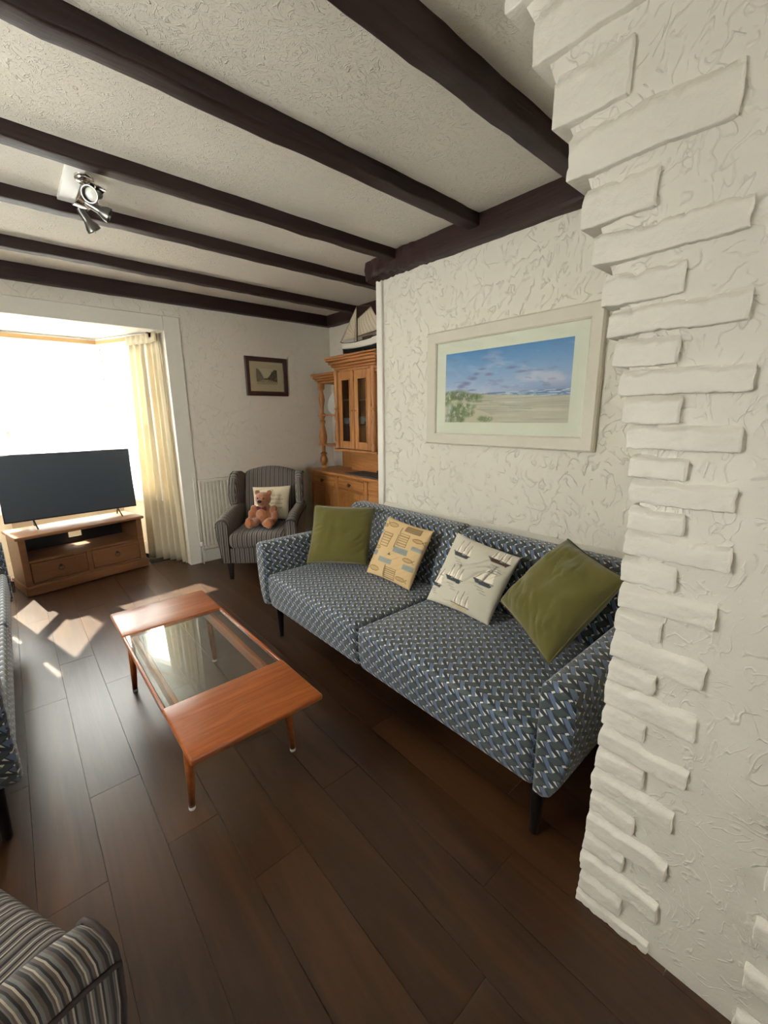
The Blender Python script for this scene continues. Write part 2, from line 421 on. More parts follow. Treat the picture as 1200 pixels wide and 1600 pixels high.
def vnoise(U, V, f, seed=0, octv=4):
    rs = np.random.RandomState(seed); out = np.zeros(U.shape); amp = 1.0; tot = 0
    for o in range(octv):
        g = rs.rand(66, 66); x = (U*f) % 64; y = (V*f) % 64
        xi = x.astype(int); yi = y.astype(int); fx = x-xi; fy = y-yi; fx = fx*fx*(3-2*fx); fy = fy*fy*(3-2*fy)
        out += amp*((g[xi, yi]*(1-fx)+g[xi+1, yi]*fx)*(1-fy)+(g[xi, yi+1]*(1-fx)+g[xi+1, yi+1]*fx)*fy); tot += amp; amp *= 0.5; f *= 2.03
    return out/tot
def srgb_arr(C):
    C = np.clip(C, 0, 1); return np.where(C <= 0.04045, C/12.92, ((C+0.055)/1.055)**2.4)
def c255(r, g, b): return (r/255, g/255, b/255)
def set_col(me, C):
    a = me.color_attributes.new('Col', 'FLOAT_COLOR', 'POINT')
    L = srgb_arr(C).reshape(-1, 3); full = np.concatenate([L, np.ones((len(L), 1))], 1).astype(np.float32); a.data.foreach_set('color', full.ravel())
def grid_print(name, nu, nv, painter, P, mat, parent=None):
    """flat print: P(u,v) -> point"""
    U, V = np.meshgrid(np.linspace(0, 1, nu), np.linspace(0, 1, nv), indexing='ij')
    p = Paint(U, V); painter(p)
    verts = [P(U[i, j], V[i, j]) for i in range(nu) for j in range(nv)]
    faces = [(i*nv+j, (i+1)*nv+j, (i+1)*nv+j+1, i*nv+j+1) for i in range(nu-1) for j in range(nv-1)]
    me = bpy.data.meshes.new(name); me.from_pydata(verts, [], faces); set_col(me, p.C)
    return link(name, me, mat, parent, 180)

# ================================================================== THE SETTING
XW, XL, YF, YB, ZC = 2.32, -1.40, 4.48, -2.30, 2.63     # sofa wall, left wall, far wall, back wall, ceiling
XA = 3.08                                               # alcove wall
# ---- floor: base + planks
fl = box('floor', XL-0.1, YB-0.1, -0.10, XA+0.1, 5.70, -0.013, 'floor_gap', None, 0); struct(fl)
PW, PL = 0.1825, 1.26
plank_cache = {}
def plank_mesh(L):
    key = round(L, 3)
    if key not in plank_cache:
        bm = bmesh.new(); bm_box(bm, -PW/2+0.0008, 0.0008, -0.012, PW/2-0.0008, L-0.0008, 0.0, 0.0, 1)
        bmesh.ops.recalc_face_normals(bm, faces=bm.faces); me = bpy.data.meshes.new('plank'); bm.to_mesh(me); bm.free(); me.materials.append(M['floor_wood']); plank_cache[key] = me
    return plank_cache[key]
for k in range(-7, 18):
    xa = -0.1565+PW*k; xb = xa+PW
    if xa >= XA or xb <= XL: continue
    y0 = YB; y1 = YF+0.02
    if xa > -0.60 and xb < 1.35: y1 = 4.80
    if xa > -0.30 and xb < 1.06: y1 = 5.56
    if xa > XW+0.02: y0 = 2.66
    off = {0: 1.44, 1: 1.855, 2: 1.44}.get(k, 1.44+PL*((k*5) % 9)/9.0+(0.1 if k % 2 else 0))
    y = off-PL*8
    while y < y1:
        a, b = max(y, y0), min(y+PL, y1)
        if b-a > 0.06:
            o = bpy.data.objects.new('plank', plank_mesh(b-a)); COL.objects.link(o); o.parent = fl; o.location = (xa+PW/2, a, 0)
        y += PL
# ---- walls
def wall(name, x0, y0, z0, x1, y1, z1, mat): return struct(box(name, x0, y0, z0, x1, y1, z1, mat, None, 0))
LY0, LY1, LZ0, LZ1 = 1.25, 2.40, 1.10, 2.15  # left wall opening for the added, unseen window
lw_ = bmesh.new()
for (a, b, c, d) in ((YB-0.1, LY0, -0.1, ZC+0.1), (LY1, YF, -0.1, ZC+0.1), (LY0, LY1, -0.1, LZ0), (LY0, LY1, LZ1, ZC+0.1)): bm_box(lw_, XL-0.12, a, c, XL, b, d)
struct(from_bm('wall_left', lw_, 'plaster_wall'))
wall('wall_right', XW, YB-0.1, -0.1, XA+0.1, 2.66, ZC+0.1, 'plaster_wall')
wall('wall_alcove', XA, 2.66, -0.1, XA+0.1, YF+0.14, ZC+0.1, 'plaster_far')
# back wall with an opening for an added window
bw = bmesh.new(); QX0, QX1, QZ0, QZ1 = 0.25, 1.05, 1.25, 2.1
for (a, b, c, d) in ((XL-0.12, QX0, -0.1, ZC+0.1), (QX1, XW, -0.1, ZC+0.1), (QX0, QX1, -0.1, QZ0), (QX0, QX1, QZ1, ZC+0.1)):
    bm_box(bw, a, YB-0.12, c, b, YB, d)
struct(from_bm('wall_back', bw, 'plaster_wall'))
# far wall with the bay opening
BX0, BX1, BZ = -0.453, 1.233, 2.28
fb = bmesh.new()
for (a, b, c, d) in ((XL-0.12, BX0, -0.1, ZC+0.1), (BX1, XA, -0.1, ZC+0.1), (BX0, BX1, BZ, ZC+0.1)): bm_box(fb, a, YF, c, b, YF+0.14, d)
struct(from_bm('wall_far', fb, 'plaster_far'))
struct(box('ceiling', XL-0.12, YB-0.1, ZC, XA+0.1, YF+0.14, ZC+0.12, 'plaster_ceiling', None, 0))
# flat architrave around the bay
tb = bmesh.new()
bm_box(tb, BX1, YF-0.018, 0, BX1+0.145, YF+0.005, BZ+0.13, 0.004); bm_box(tb, BX0-0.10, YF-0.018, 0, BX0, YF+0.005, BZ+0.13, 0.004)
bm_box(tb, BX0, YF-0.018, BZ, BX1, YF+0.005, BZ+0.13, 0.004)
struct(from_bm('trim_1', tb, 'white_paint'))
# ---- bay: plan points (inner face)
PB = [(BX1, YF+0.14), (BX1, 4.76), (0.88, 5.52), (-0.10, 5.52), (BX0, 4.76), (BX0, YF+0.14)]
SILL = 0.62
def offset_plan(pts, d):
    out = []
    for i, p in enumerate(pts):
        a = Vector(pts[max(i-1, 0)]); b = Vector(p); c = Vector(pts[min(i+1, len(pts)-1)])
        n = Vector((0, 0)); 
        for q, r_ in ((a, b), (b, c)):
            t = r_-q
            if t.length > 1e-6: t.normalize(); n += Vector((t.y, -t.x))
        n.normalize(); out.append(b+n*d*(1.12 if 0 < i < len(pts)-1 else 1))
    return out
PO = offset_plan(PB, 0.12)
def plan_wall(name, idx, z0, z1, mat):
    bm = bmesh.new()
    for i in idx:
        a, b, c, d = PB[i], PB[i+1], PO[i+1], PO[i]
        lo = [bm.verts.new((p[0], p[1], z0)) for p in (a, b, c, d)]; hi = [bm.verts.new((p[0], p[1], z1)) for p in (a, b, c, d)]
        bm.faces.new(lo); bm.faces.new(hi)
        for k in range(4): bm.faces.new((lo[k], lo[(k+1) % 4], hi[(k+1) % 4], hi[k]))
    return struct(from_bm(name, bm, mat))
plan_wall('wall_bay_base', range(5), -0.1, SILL, 'bay_paint')
plan_wall('wall_bay_head', (1, 2, 3), 2.24, 2.5, 'white_paint')
plan_wall('wall_bay_sides', (0, 4), SILL, 2.5, 'white_paint')
bmx = bmesh.new(); pl = [(p[0], p[1]) for p in PO]
lo = [bmx.verts.new((x, y, 2.30)) for x, y in pl]; hi = [bmx.verts.new((x, y, 2.42)) for x, y in pl]
bmx.faces.new(lo); bmx.faces.new(hi[::-1])
for k in range(6): bmx.faces.new((lo[k], lo[(k+1) % 6], hi[(k+1) % 6], hi[k]))
struct(from_bm('ceiling_bay', bmx, 'white_paint'))
def plan_strip(name, idx, d0, d1, z0, z1, mat, bev=0.0):
    A = offset_plan(PB, d0); B = offset_plan(PB, d1); bm = bmesh.new()
    for i in idx:
        q = [A[i], A[i+1], B[i+1], B[i]]
        lo = [bm.verts.new((p.x, p.y, z0)) for p in q]; hi = [bm.verts.new((p.x, p.y, z1)) for p in q]
        bm.faces.new(lo); bm.faces.new(hi)
        for k in range(4): bm.faces.new((lo[k], lo[(k+1) % 4], hi[(k+1) % 4], hi[k]))
    return struct(from_bm(name, bm, mat))
plan_strip('baseboard_bay', (1, 2, 3), -0.016, 0.001, 0, 0.13, 'bay_paint')
plan_strip('trim_2', (1, 2, 3), -0.05, 0.10, SILL, SILL+0.03, 'white_gloss')
box('baseboard_far', BX1+0.145, YF-0.016, 0, XA-0.02, YF+0.002, 0.13, 'white_paint', None, 0.003)['kind'] = 'structure'
# ---- windows of the bay: double hung sashes
def sash_window(name, P, Q, z0, z1):
    P = Vector(P); Q = Vector(Q); L = (Q-P).length; t = (Q-P)/L; h = hold(name)
    h.location = (P.x, P.y, 0); h.rotation_euler = (0, 0, math.atan2(t.y, t.x))
    def fr(nm, x0, x1, za, zb, w, d0, d1, par=None, mt='white_gloss'):
        bm = bmesh.new()
        bm_box(bm, x0, d0, za, x0+w, d1, zb); bm_box(bm, x1-w, d0, za, x1, d1, zb)
        bm_box(bm, x0+w, d0, za, x1-w, d1, za+w); bm_box(bm, x0+w, d0, zb-w, x1-w, d1, zb); return from_bm(nm, bm, mt, par or h)
    fr('window_frame', 0, L, z0, z1, 0.05, -0.10, -0.01)
    zm = 1.40
    u = fr('upper_sash', 0.052, L-0.052, zm-0.02, z1-0.052, 0.045, -0.09, -0.055); box('pane', 0.09, -0.075, zm+0.02, L-0.09, -0.071, z1-0.09, 'clear_glass', u, 0)
    w = fr('lower_sash', 0.052, L-0.052, z0+0.052, zm+0.022, 0.045, -0.052, -0.018); box('pane', 0.09, -0.037, z0+0.09, L-0.09, -0.033, zm-0.02, 'clear_glass', w, 0)
    bm = bmesh.new(); bm_box(bm, L/2-0.03, -0.018, zm+0.0, L/2+0.03, -0.005, zm+0.02, 0.003); from_bm('sash_catch', bm, 'brass', w)
    return h
PM = offset_plan(PB, 0.02)
ZS0, ZS1 = SILL+0.03, 2.24
mid = (PM[2]+PM[3])/2
sash_window('window_1', (PM[3].x+0.06, PM[2].y), (PM[2].x-0.06, PM[2].y), ZS0, ZS1)
d12 = (PM[1]-PM[2]).normalized(); sash_window('window_2', PM[2]+d12*0.06, PM[1]-d12*0.05, ZS0, ZS1)
d34 = (PM[3]-PM[4]).normalized(); sash_window('window_3', PM[4]+d34*0.05, PM[3]-d34*0.06, ZS0, ZS1)
def mullion(name, x, y, w=0.055): return struct(box(name, x-w, y-w*0.7, SILL, x+w, y+w, 2.26, 'white_gloss', None, 0.006))
mullion('trim_3', PM[2].x+0.01, PM[2].y+0.03, 0.06); mullion('trim_4', PM[3].x-0.01, PM[3].y+0.03, 0.06)
# unseen window added to the back wall, behind the photographer, for fill daylight
h5 = hold('window_added_back')
b5 = bmesh.new()
for (a, b, c, d) in ((QX0, QX1, QZ0, QZ0+0.07), (QX0, QX1, QZ1-0.07, QZ1), (QX0, QX0+0.07, QZ0+0.07, QZ1-0.07), (QX1-0.07, QX1, QZ0+0.07, QZ1-0.07), (0.62, 0.68, QZ0+0.07, QZ1-0.07)): bm_box(b5, a, YB-0.09, c, b, YB-0.03, d)
from_bm('window_frame', b5, 'white_gloss', h5)
box('pane', QX0+0.07, YB-0.06, QZ0+0.07, 0.62, YB-0.055, QZ1-0.07, 'clear_glass', h5, 0); box('pane', 0.68, YB-0.06, QZ0+0.07, QX1-0.07, YB-0.055, QZ1-0.07, 'clear_glass', h5, 0)
# window added to the left wall, out of view, for light from that side
h6 = hold('window_added_left'); b6 = bmesh.new()
for (a, b, c, d) in ((LY0, LY1, LZ0, LZ0+0.06), (LY0, LY1, LZ1-0.06, LZ1), (LY0, LY0+0.06, LZ0+0.06, LZ1-0.06), (LY1-0.06, LY1, LZ0+0.06, LZ1-0.06)): bm_box(b6, XL-0.09, a, c, XL+0.01, b, d)
from_bm('window_frame', b6, 'white_gloss', h6)
box('pane', XL-0.06, LY0+0.06, LZ0+0.06, XL-0.055, LY1-0.06, LZ1-0.06, 'clear_glass', h6, 0)
# ---- white corner board and rail on the sofa wall
struct(box('trim_5', XW-0.022, 2.63, 0, XW+0.05, 2.70, 2.50, 'white_paint', None, 0.006))
rl = prism('trim_6', [(XW+0.002, 0.70), (XW-0.012, 0.70), (XW-0.016, 0.735), (XW-0.030, 0.748), (XW-0.034, 0.765), (XW-0.022, 0.776), (XW-0.012, 0.790), (XW+0.002, 0.792)], 0.42, 2.625, 1, 'white_paint'); struct(rl)
struct(box('baseboard_right', XW-0.016, 0.42, 0, XW+0.002, 2.62, 0.12, 'white_paint', None, 0.003))
tube_pipe = None

# ================================================================== BRICK PIER
edge = [(-0.1, 0.362), (1.2, 0.352), (1.35, 0.358), (1.45, 0.372), (1.55, 0.398), (1.65, 0.428), (1.77, 0.458), (1.88, 0.495), (2.0, 0.535), (2.1, 0.572), (2.2, 0.62), (2.3, 0.66), (2.42, 0.705), (2.55, 0.78), (ZC+0.1, 0.87)]
def edge_at(z):
    for (a, ya), (b, yb) in zip(edge, edge[1:]):
        if a <= z <= b: return ya+(yb-ya)*(z-a)/(b-a)
    return edge[-1][1]
YP0 = -0.19; XP = 1.144
pv = []; nz, ny = 60, 16
bm = bmesh.new()
def pier_pt(i, j, back):
    z = -0.1+(ZC+0.2)*i/nz; y1 = edge_at(z); y0 = YP0-(y1-0.352)
    y = y0+(y1-y0)*j/ny
    if back: return Vector((XW+0.01, y, z))
    x = XP+0.006*noise.noise(Vector((3.1, y*5, z*5)))
    if j in (0, ny): x += 0.012
    return Vector((x, y, z))
F0 = [[bm.verts.new(pier_pt(i, j, False)) for j in range(ny+1)] for i in range(nz+1)]
F1 = [[bm.verts.new(pier_pt(i, j, True)) for j in range(ny+1)] for i in range(nz+1)]
for i in range(nz):
    for j in range(ny):
        bm.faces.new((F0[i][j], F0[i][j+1], F0[i+1][j+1], F0[i+1][j])); bm.faces.new((F1[i][j], F1[i+1][j], F1[i+1][j+1], F1[i][j+1]))
    for j in (0, ny): bm.faces.new((F0[i][j], F0[i+1][j], F1[i+1][j], F1[i][j]))
for i in (0, nz):
    for j in range(ny): bm.faces.new((F0[i][j], F0[i][j+1], F1[i][j+1], F1[i][j]))
pier = struct(from_bm('wall_pier', bm, 'plaster_pier', None, 60))
bricks = [(0.712,0.318,2.352,2.459),(0.649,0.475,2.192,2.293),(0.599,0.266,2.061,2.150),(0.553,0.393,1.944,2.017),(0.518,0.221,1.855,1.907),(0.486,0.318,1.760,1.815),(0.464,0.200,1.688,1.734),(0.444,0.311,1.615,1.663),(0.425,0.175,1.549,1.590),(0.410,0.293,1.484,1.531),(0.393,0.176,1.425,1.463),(0.381,0.263,1.357,1.392),(0.374,0.169,1.298,1.338),(0.371,0.253,1.226,1.266),(0.372,0.158,1.163,1.208),(0.371,0.253,1.092,1.137),(0.369,0.167,1.022,1.066),(0.371,0.266,0.952,0.994),(0.373,0.168,0.872,0.925),(0.373,0.263,0.801,0.843),(0.375,0.167,0.729,0.785),(0.376,0.270,0.661,0.702),(0.377,0.167,0.587,0.631),(0.378,0.257,0.517,0.563),(0.382,0.180,0.441,0.488),(0.381,0.264,0.365,0.405),(0.382,0.175,0.285,0.335),(0.384,0.274,0.215,0.261),(0.387,0.178,0.138,0.184),(0.384,0.265,0.063,0.109),(0.388,0.186,0.0,0.034)]
bricks = [(0.80, 0.62, 2.512, 2.60)]+bricks
def brick(ya, yb, z0, z1, k, grow=0.009):
    z0 = max(z0-grow, 0.001); z1 = z1+grow
    y0, y1 = min(ya, yb), max(ya, yb)
    sd = k*7.31
    def fn(p):
        n1 = noise.noise(Vector((p.x*20+sd, p.y*26, p.z*26))); n2 = noise.noise(Vector((p.x*70, p.y*75+sd, p.z*75)))
        d = 0.0032*n1+0.0022*n2
        tz = (p.z-(z0+z1)/2)/(z1-z0); q = Vector(p)
        q.z += (0.006*noise.noise(Vector((sd, p.y*9, 1.7)))+0.003*n2)*(1 if abs(tz) > 0.2 else 0)
        q.y += (0.004*noise.noise(Vector((sd*2, p.z*40, 4.4))))
        q.x += d+0.003*noise.noise(Vector((sd, 0.3, 0.1)))
        tt = tz+0.12*noise.noise(Vector((sd, p.y*30, 9.1)))+0.10*n2
        if tt > 0.26 and p.x < 1.16: q.x += 0.017*min(1.0, (tt-0.26)/0.16)
        if q.z < 0.0005: q.z = 0.0005
        return q
    rbox('brick', (1.128, y0, z0), (1.26, y1, z1), 0.004, (1, max(8, int((y1-y0)/0.008)), 10), 'brick_paint', pier, fn=fn, ang=180, cr=2)
for k, (a, b, c, d) in enumerate(bricks): brick(a, b, c, d, k)
z = 0.005; k = 100
while z < 2.5:                                          # the toothed bricks of the pier's near corner
    e = YP0-(edge_at(z)-0.352)-0.02
    brick(e, e+(0.215 if k % 2 == 0 else 0.105), z+0.006, z+0.052, k); z += 0.0725; k += 1

# ================================================================== BEAMS
def beam(name, x0, x1, y0, y1, z0, z1, axis, label, mat, n=60, amp=0.006, slope=(0, 0), end_rough=False):
    L = (x1-x0) if axis == 0 else (y1-y0)
    nn = (n, 3, 3) if axis == 0 else (3, n, 3)
    sd = random.random()*50
    def fn(p):
        t = ((p.x-x0)/(x1-x0)) if axis == 0 else ((p.y-y0)/(y1-y0))
        a = amp
        if end_rough and t > 0.62: a = amp*(1+3.0*min(1, (t-0.62)/0.2))
        d = Vector((noise.noise(p*7+Vector((sd, 0, 0))), noise.noise(p*7+Vector((0, sd, 0))), noise.noise(p*7+Vector((0, 0, sd)))))*a + \
            Vector((noise.noise(p*30), noise.noise(p*30+Vector((9, 0, 0))), noise.noise(p*30+Vector((0, 9, 0)))))*a*(0.8 if (end_rough and t > 0.62) else 0.35)
        q = Vector(p); d[axis] = 0
        if p.z > z1-0.01: d.z = 0
        q += d
        if axis == 0: q.y += slope[0]+(slope[1]-slope[0])*t
        return q
    o = rbox(name, (x0, y0, z0), (x1, y1, z1), 0.010, nn, mat, None, fn=fn, ang=180, cr=2)
    return tag(o, label, 'beam', 'dark ceiling beams')
XB = 2.235
beam('ceiling_beam', XL, XB+0.03, 1.035, 1.125, ZC-0.082, ZC+0.005, 0, 'dark wooden ceiling beam nearest the camera, running towards the brick pier', 'beam_wood', slope=(-0.01, 0.0))
beam('ceiling_beam', XL, XB+0.03, 1.695, 1.785, ZC-0.066, ZC+0.005, 0, 'second dark ceiling beam from the camera, meeting the wall beam above the large picture', 'beam_wood', slope=(-0.035, 0.0))
beam('ceiling_beam', XL, XB+0.03, 2.400, 2.485, ZC-0.060, ZC+0.005, 0, 'third dark ceiling beam, ending on the rough end of the wall beam beside the spotlight board', 'beam_wood', slope=(0.015, 0.0))
beam('ceiling_beam', XL, XA, 3.000, 3.090, ZC-0.060, ZC+0.005, 0, 'fourth dark ceiling beam, behind the chrome spotlight', 'beam_wood', slope=(0.02, 0.0))
beam('ceiling_beam', XL, XA, 3.790, 3.875, ZC-0.068, ZC+0.005, 0, 'fifth dark ceiling beam, next to the beam along the window wall', 'beam_wood', slope=(0, 0.02))
beam('ceiling_beam', XL, XA, YF-0.09, YF-0.001, ZC-0.112, ZC+0.005, 0, 'dark beam lying against the window wall above the bay', 'beam_wood', amp=0.003)
beam('ceiling_beam', XB, XW+0.02, 0.80, 2.76, 2.496, ZC+0.005, 1, 'heavy reddish beam along the top of the sofa wall with a rough end', 'beam_wood_lengthwise', end_rough=True, amp=0.005, n=150)
beam('ceiling_beam', XA-0.09, XA-0.001, 2.66, YF-0.08, ZC-0.115, ZC+0.005, 1, 'short dark beam above the pine dresser in the alcove', 'beam_wood_lengthwise', amp=0.003)

# ================================================================== SOFAS
def uv_sofa(co, n):
    if abs(n.y) > 0.72: return (co.x*(1 if n.y < 0 else -1), -co.z)
    return (-co.y, -(co.z+co.x))
def make_sofa(label):
    t = thing('sofa', label, 'sofa', group='blue woven-pattern sofas')
    for s in (-1, 1):
        y0, y1 = sorted((s*0.003, s*0.976))
        def fn(p):
            q = Vector(p)
            if p.z > 0.40: q.z += 0.012*math.sin(PI*min(1, max(0, (p.x)/0.72)))*math.sin(PI*(p.y-y0)/(y1-y0))-0.004
            if p.z < 0.30: q.x += 0.012
            return q
        rbox('seat_cushion', (0.0, y0, 0.236), (0.74, y1, 0.475), 0.030, (8, 10, 3), 'weave_cloth', t, fn=fn, uvf=uv_sofa)
        y0b, y1b = sorted((s*0.003, s*1.095))
        def fb_(p):
            q = Vector(p); f = (p.z-0.40)/(0.835-0.40); q.x += 0.16*f
            if p.x < 0.72: q.x -= 0.02*math.sin(PI*min(1, max(0, f)))
            return q
        rbox('back_cushion', (0.655, y0b, 0.40), (0.79, y1b, 0.835), 0.035, (3, 10, 8), 'weave_cloth', t, fn=fb_, uvf=uv_sofa)
        prof = [(0.978, 0.250), (0.978, 0.62), (0.982, 0.655), (0.998, 0.672), (1.03, 0.679), (1.068, 0.676), (1.090, 0.662), (1.100, 0.635), (1.099, 0.52), (1.090, 0.42), (1.068, 0.32), (1.040, 0.262), (1.015, 0.245)]
        prof = [(s*a, b) for a, b in prof]
        prism('arm', prof, -0.008, 0.80, 0, 'weave_cloth', t, bev=0.018, seg=3, uvf=uv_sofa, ang=180)
    box('seat_frame', 0.05, -0.97, 0.215, 0.80, 0.97, 0.250, 'black_leg', t, 0.004)
    for x in (0.075, 0.78):
        for s in (-1, 1):
            lathe('leg', [(0.013, 0.0), (0.016, 0.004), (0.026, 0.235)], 'black_leg', t, (x, s*0.962, 0), 14)
    return t
sofa = make_sofa('blue and green woven-pattern sofa against the textured wall beside the brick pier')
sofa.location = (1.160, 1.5525, 0)
sofa2 = copy_tree(sofa); sofa2['label'] = 'matching blue woven-pattern sofa cut off at the left edge of the photo'
sofa2.location = (-0.150, 2.82, 0); sofa2.rotation_euler = (0, 0, PI)

# ================================================================== CUSHIONS
def pillow(name, TL, TR, BL, BR, th, mat, label, cat='cushion', painter=None, n=44, sag=0.0, parent_seam=None, group=None, crease=0.01, seed=0, front=None, pinch=0.09, thing_parent=None):
    """four corners seen from the front; grid front and back joined at a seam"""
    TL, TR, BL, BR = map(Vector, (TL, TR, BL, BR)); ctr = (TL+TR+BL+BR)/4
    nrm = ((TR-TL).cross(BL-TL)).normalized()
    if front is not None and nrm.dot(Vector(front)) < 0: nrm = -nrm
    def surf(u, v, side):
        a, b = 2*u-1, 2*v-1
        k = pinch
        a2 = a*(1-k*(1-b*b)*abs(a)**2*0.5-0.0); b2 = b*(1-k*(1-a*a)*abs(b)**2*0.5)
        uu, vv = (a2+1)/2, (b2+1)/2
        p = (BL*(1-uu)+BR*uu)*(1-vv)+(TL*(1-uu)+TR*uu)*vv
        e = max(0.0, (1-a**4)*(1-b**4))
        h = th*0.5*e**0.42*(0.55+0.45*(1-0.5*(a*a+b*b)))
        h += crease*e*noise.noise(Vector((u*4+seed, v*4, side*3.0)))+crease*0.6*e*noise.noise(Vector((u*9+seed, v*3, side)))
        wv = noise.noise(Vector((u*2.2+v*1.4+seed, v*9-u*5.0, seed*0.7)))
        h -= crease*0.9*e*max(0.0, 1-abs(wv)*7)*max(0.0, noise.noise(Vector((u*2.5, v*2.5, seed+3.3)))+0.25)*2
        h += sag*th*(0.5-v)*e
        return p+nrm*side*h-Vector((0, 0, 0))
    V = []; F = []
    for i in range(n+1):
        for j in range(n+1): V.append(surf(i/n, j/n, 1)-ctr)
    N = (n+1)**2
    idb = {}
    for i in range(n+1):
        for j in range(n+1):
            if i in (0, n) or j in (0, n): idb[i, j] = i*(n+1)+j
            else: idb[i, j] = len(V); V.append(surf(i/n, j/n, -1)-ctr)
    for i in range(n):
        for j in range(n):
            F.append((i*(n+1)+j, (i+1)*(n+1)+j, (i+1)*(n+1)+j+1, i*(n+1)+j+1)); F.append((idb[i, j], idb[i, j+1], idb[i+1, j+1], idb[i+1, j]))
    me = bpy.data.meshes.new(name); me.from_pydata(V, [], F)
    if painter:
        U, Vv = np.meshgrid(np.linspace(0, 1, n+1), np.linspace(0, 1, n+1), indexing='ij'); p = Paint(U, Vv); painter(p)
        C = np.zeros((len(V), 3)); C[:N] = p.C.reshape(-1, 3); C[N:] = p.base
        set_col(me, C)
    bm = bmesh.new(); bm.from_mesh(me); bmesh.ops.recalc_face_normals(bm, faces=bm.faces); bm.to_mesh(me); bm.free()
    root = thing(name, label, cat, ctr, 0, group)
    link('cover', me, mat, root, 180)
    if parent_seam:
        m = 24; pts = []
        for (f_) in (lambda s: (s, 0), lambda s: (1, s), lambda s: (1-s, 1), lambda s: (0, 1-s)):
            for q in range(m): pts.append(surf(*f_(q/m), 1)-ctr)
        tube('piping', pts, 0.004, parent_seam, root, 6, closed=True)
    return root
def ship_motif(p, cx, cy, s, kind=0, hull=c255(70, 74, 76), sail=c255(236, 226, 208), ln=c255(120, 110, 100)):
    if kind == 0:   # two-masted schooner
        for (x0, x1, x2, h) in ((-0.10, -0.02, -0.085, 0.15), (-0.01, 0.055, 0.0, 0.17), (0.065, 0.13, 0.07, 0.13)):
            p.poly([(cx+x0*s, cy), (cx+x1*s, cy), (cx+x2*s+0.02*s, cy+h*s)], sail); p.line((cx+x2*s+0.02*s, cy+h*s*1.1), (cx+x2*s+0.012*s, cy-0.01*s), 0.006*s, ln)
    else:
        p.poly([(cx-0.10*s, cy), (cx-0.01*s, cy), (cx+0.02*s, cy+0.17*s)], sail); p.poly([(cx+0.01*s, cy), (cx+0.12*s, cy), (cx+0.085*s, cy+0.20*s)], sail)
        p.line((cx+0.0*s, cy-0.01*s), (cx+0.07*s, cy+0.22*s), 0.007*s, ln); p.line((cx-0.11*s, cy), (cx+0.04*s, cy+0.16*s), 0.004*s, ln); p.line((cx+0.02*s, cy+0.13*s), (cx+0.10*s, cy+0.13*s), 0.005*s, ln)
    p.poly([(cx-0.125*s, cy-0.005*s), (cx+0.13*s, cy-0.02*s), (cx+0.11*s, cy-0.055*s), (cx-0.075*s, cy-0.05*s)], hull)
    p.line((cx-0.13*s, cy), (cx+0.14*s, cy-0.013*s), 0.005*s, c255(60, 60, 60))
    for q in range(3): p.line((cx-(0.06-0.04*q)*s, cy-(0.085+0.03*q)*s), (cx+(0.04+0.03*q)*s, cy-(0.092+0.03*q)*s), 0.005*s, c255(150, 146, 138))
def paint_ships(p):
    p.base = np.array(c255(196, 190, 172)); p.fill(p.base)
    p.put(vnoise(p.U, p.V, 5, 3)*0.25, c255(214, 206, 188))
    ship_motif(p, 0.27, 0.76, 1.05, 0); ship_motif(p, 0.80, 0.86, 1.1, 0, hull=c255(90, 66, 58)); ship_motif(p, 0.33, 0.42, 1.05, 0); ship_motif(p, 0.74, 0.52, 1.1, 1)
    ship_motif(p, 0.06, 0.27, 0.95, 1); ship_motif(p, 0.56, 0.10, 1.05, 0, hull=c255(200, 180, 140)); p.line((0.72, 0.72), (0.9, 0.69), 0.005, c255(150, 146, 138))
def paint_fishes(p):
    p.base = np.array(c255(206, 176, 130)); p.fill(p.base)
    p.put(vnoise(p.U, p.V, 6, 5)*0.35, c255(222, 196, 152))
    br, bl, dk = c255(120, 92, 52), c255(128, 140, 142), c255(84, 70, 54)
    for (x, y, w, h) in ((0.0, 0.70, 0.10, 0.07), (0.02, 0.33, 0.15, 0.08), (0.24, 0.26, 0.30, 0.08), (0.48, 0.48, 0.30, 0.085), (0.80, 0.60, 0.20, 0.06), (0.78, 0.27, 0.20, 0.08)):
        p.poly([(x, y), (x+w, y), (x+w, y+h), (x, y+h)], bl, 0.85)
        for q in range(3): p.line((x+0.01, y+h*(q+0.5)/3), (x+w-0.01, y+h*(q+0.5)/3), 0.003, c255(170, 172, 160))
    for (x, y, w, h) in ((0.14, 0.52, 0.20, 0.22), (0.50, 0.60, 0.20, 0.20), (0.46, 0.04, 0.22, 0.17), (0.55, 0.86, 0.30, 0.09)):
        for q in range(6): p.line((x, y+h*q/5), (x+w, y+h*q/5), 0.006, br if q % 2 else dk, 0.8)
        p.line((x, y), (x, y+h), 0.006, br); p.line((x+w, y), (x+w, y+h), 0.006, br)
    for (x, y, s, fl) in ((0.25, 0.90, 1.2, 1), (0.10, 0.47, 0.9, 1), (0.20, 0.12, 1.3, 1), (0.86, 0.76, 1.0, -1), (0.82, 0.42, 1.0, -1), (0.80, 0.10, 1.0, -1), (0.08, 0.85, 0.7, 1)):
        n = 12; pts = [(x+0.09*s*math.cos(2*PI*i/n), y+0.03*s*math.sin(2*PI*i/n)) for i in range(n)]
        for i in range(n): p.line(pts[i], pts[(i+1) % n], 0.0055, br)
        p.ell(x, y, 0.085*s, 0.028*s, c255(176, 142, 92), 0.5)
        p.line((x-fl*0.09*s, y), (x-fl*0.13*s, y+0.03*s), 0.005, br); p.line((x-fl*0.09*s, y), (x-fl*0.13*s, y-0.03*s), 0.005, br)
    p.line((0.44, 0.0), (0.44, 0.24), 0.006, dk); p.line((0.47, 0.55), (0.47, 0.9), 0.007, dk); p.poly([(0.40, 0.40), (0.47, 0.40), (0.44, 0.45)], br)
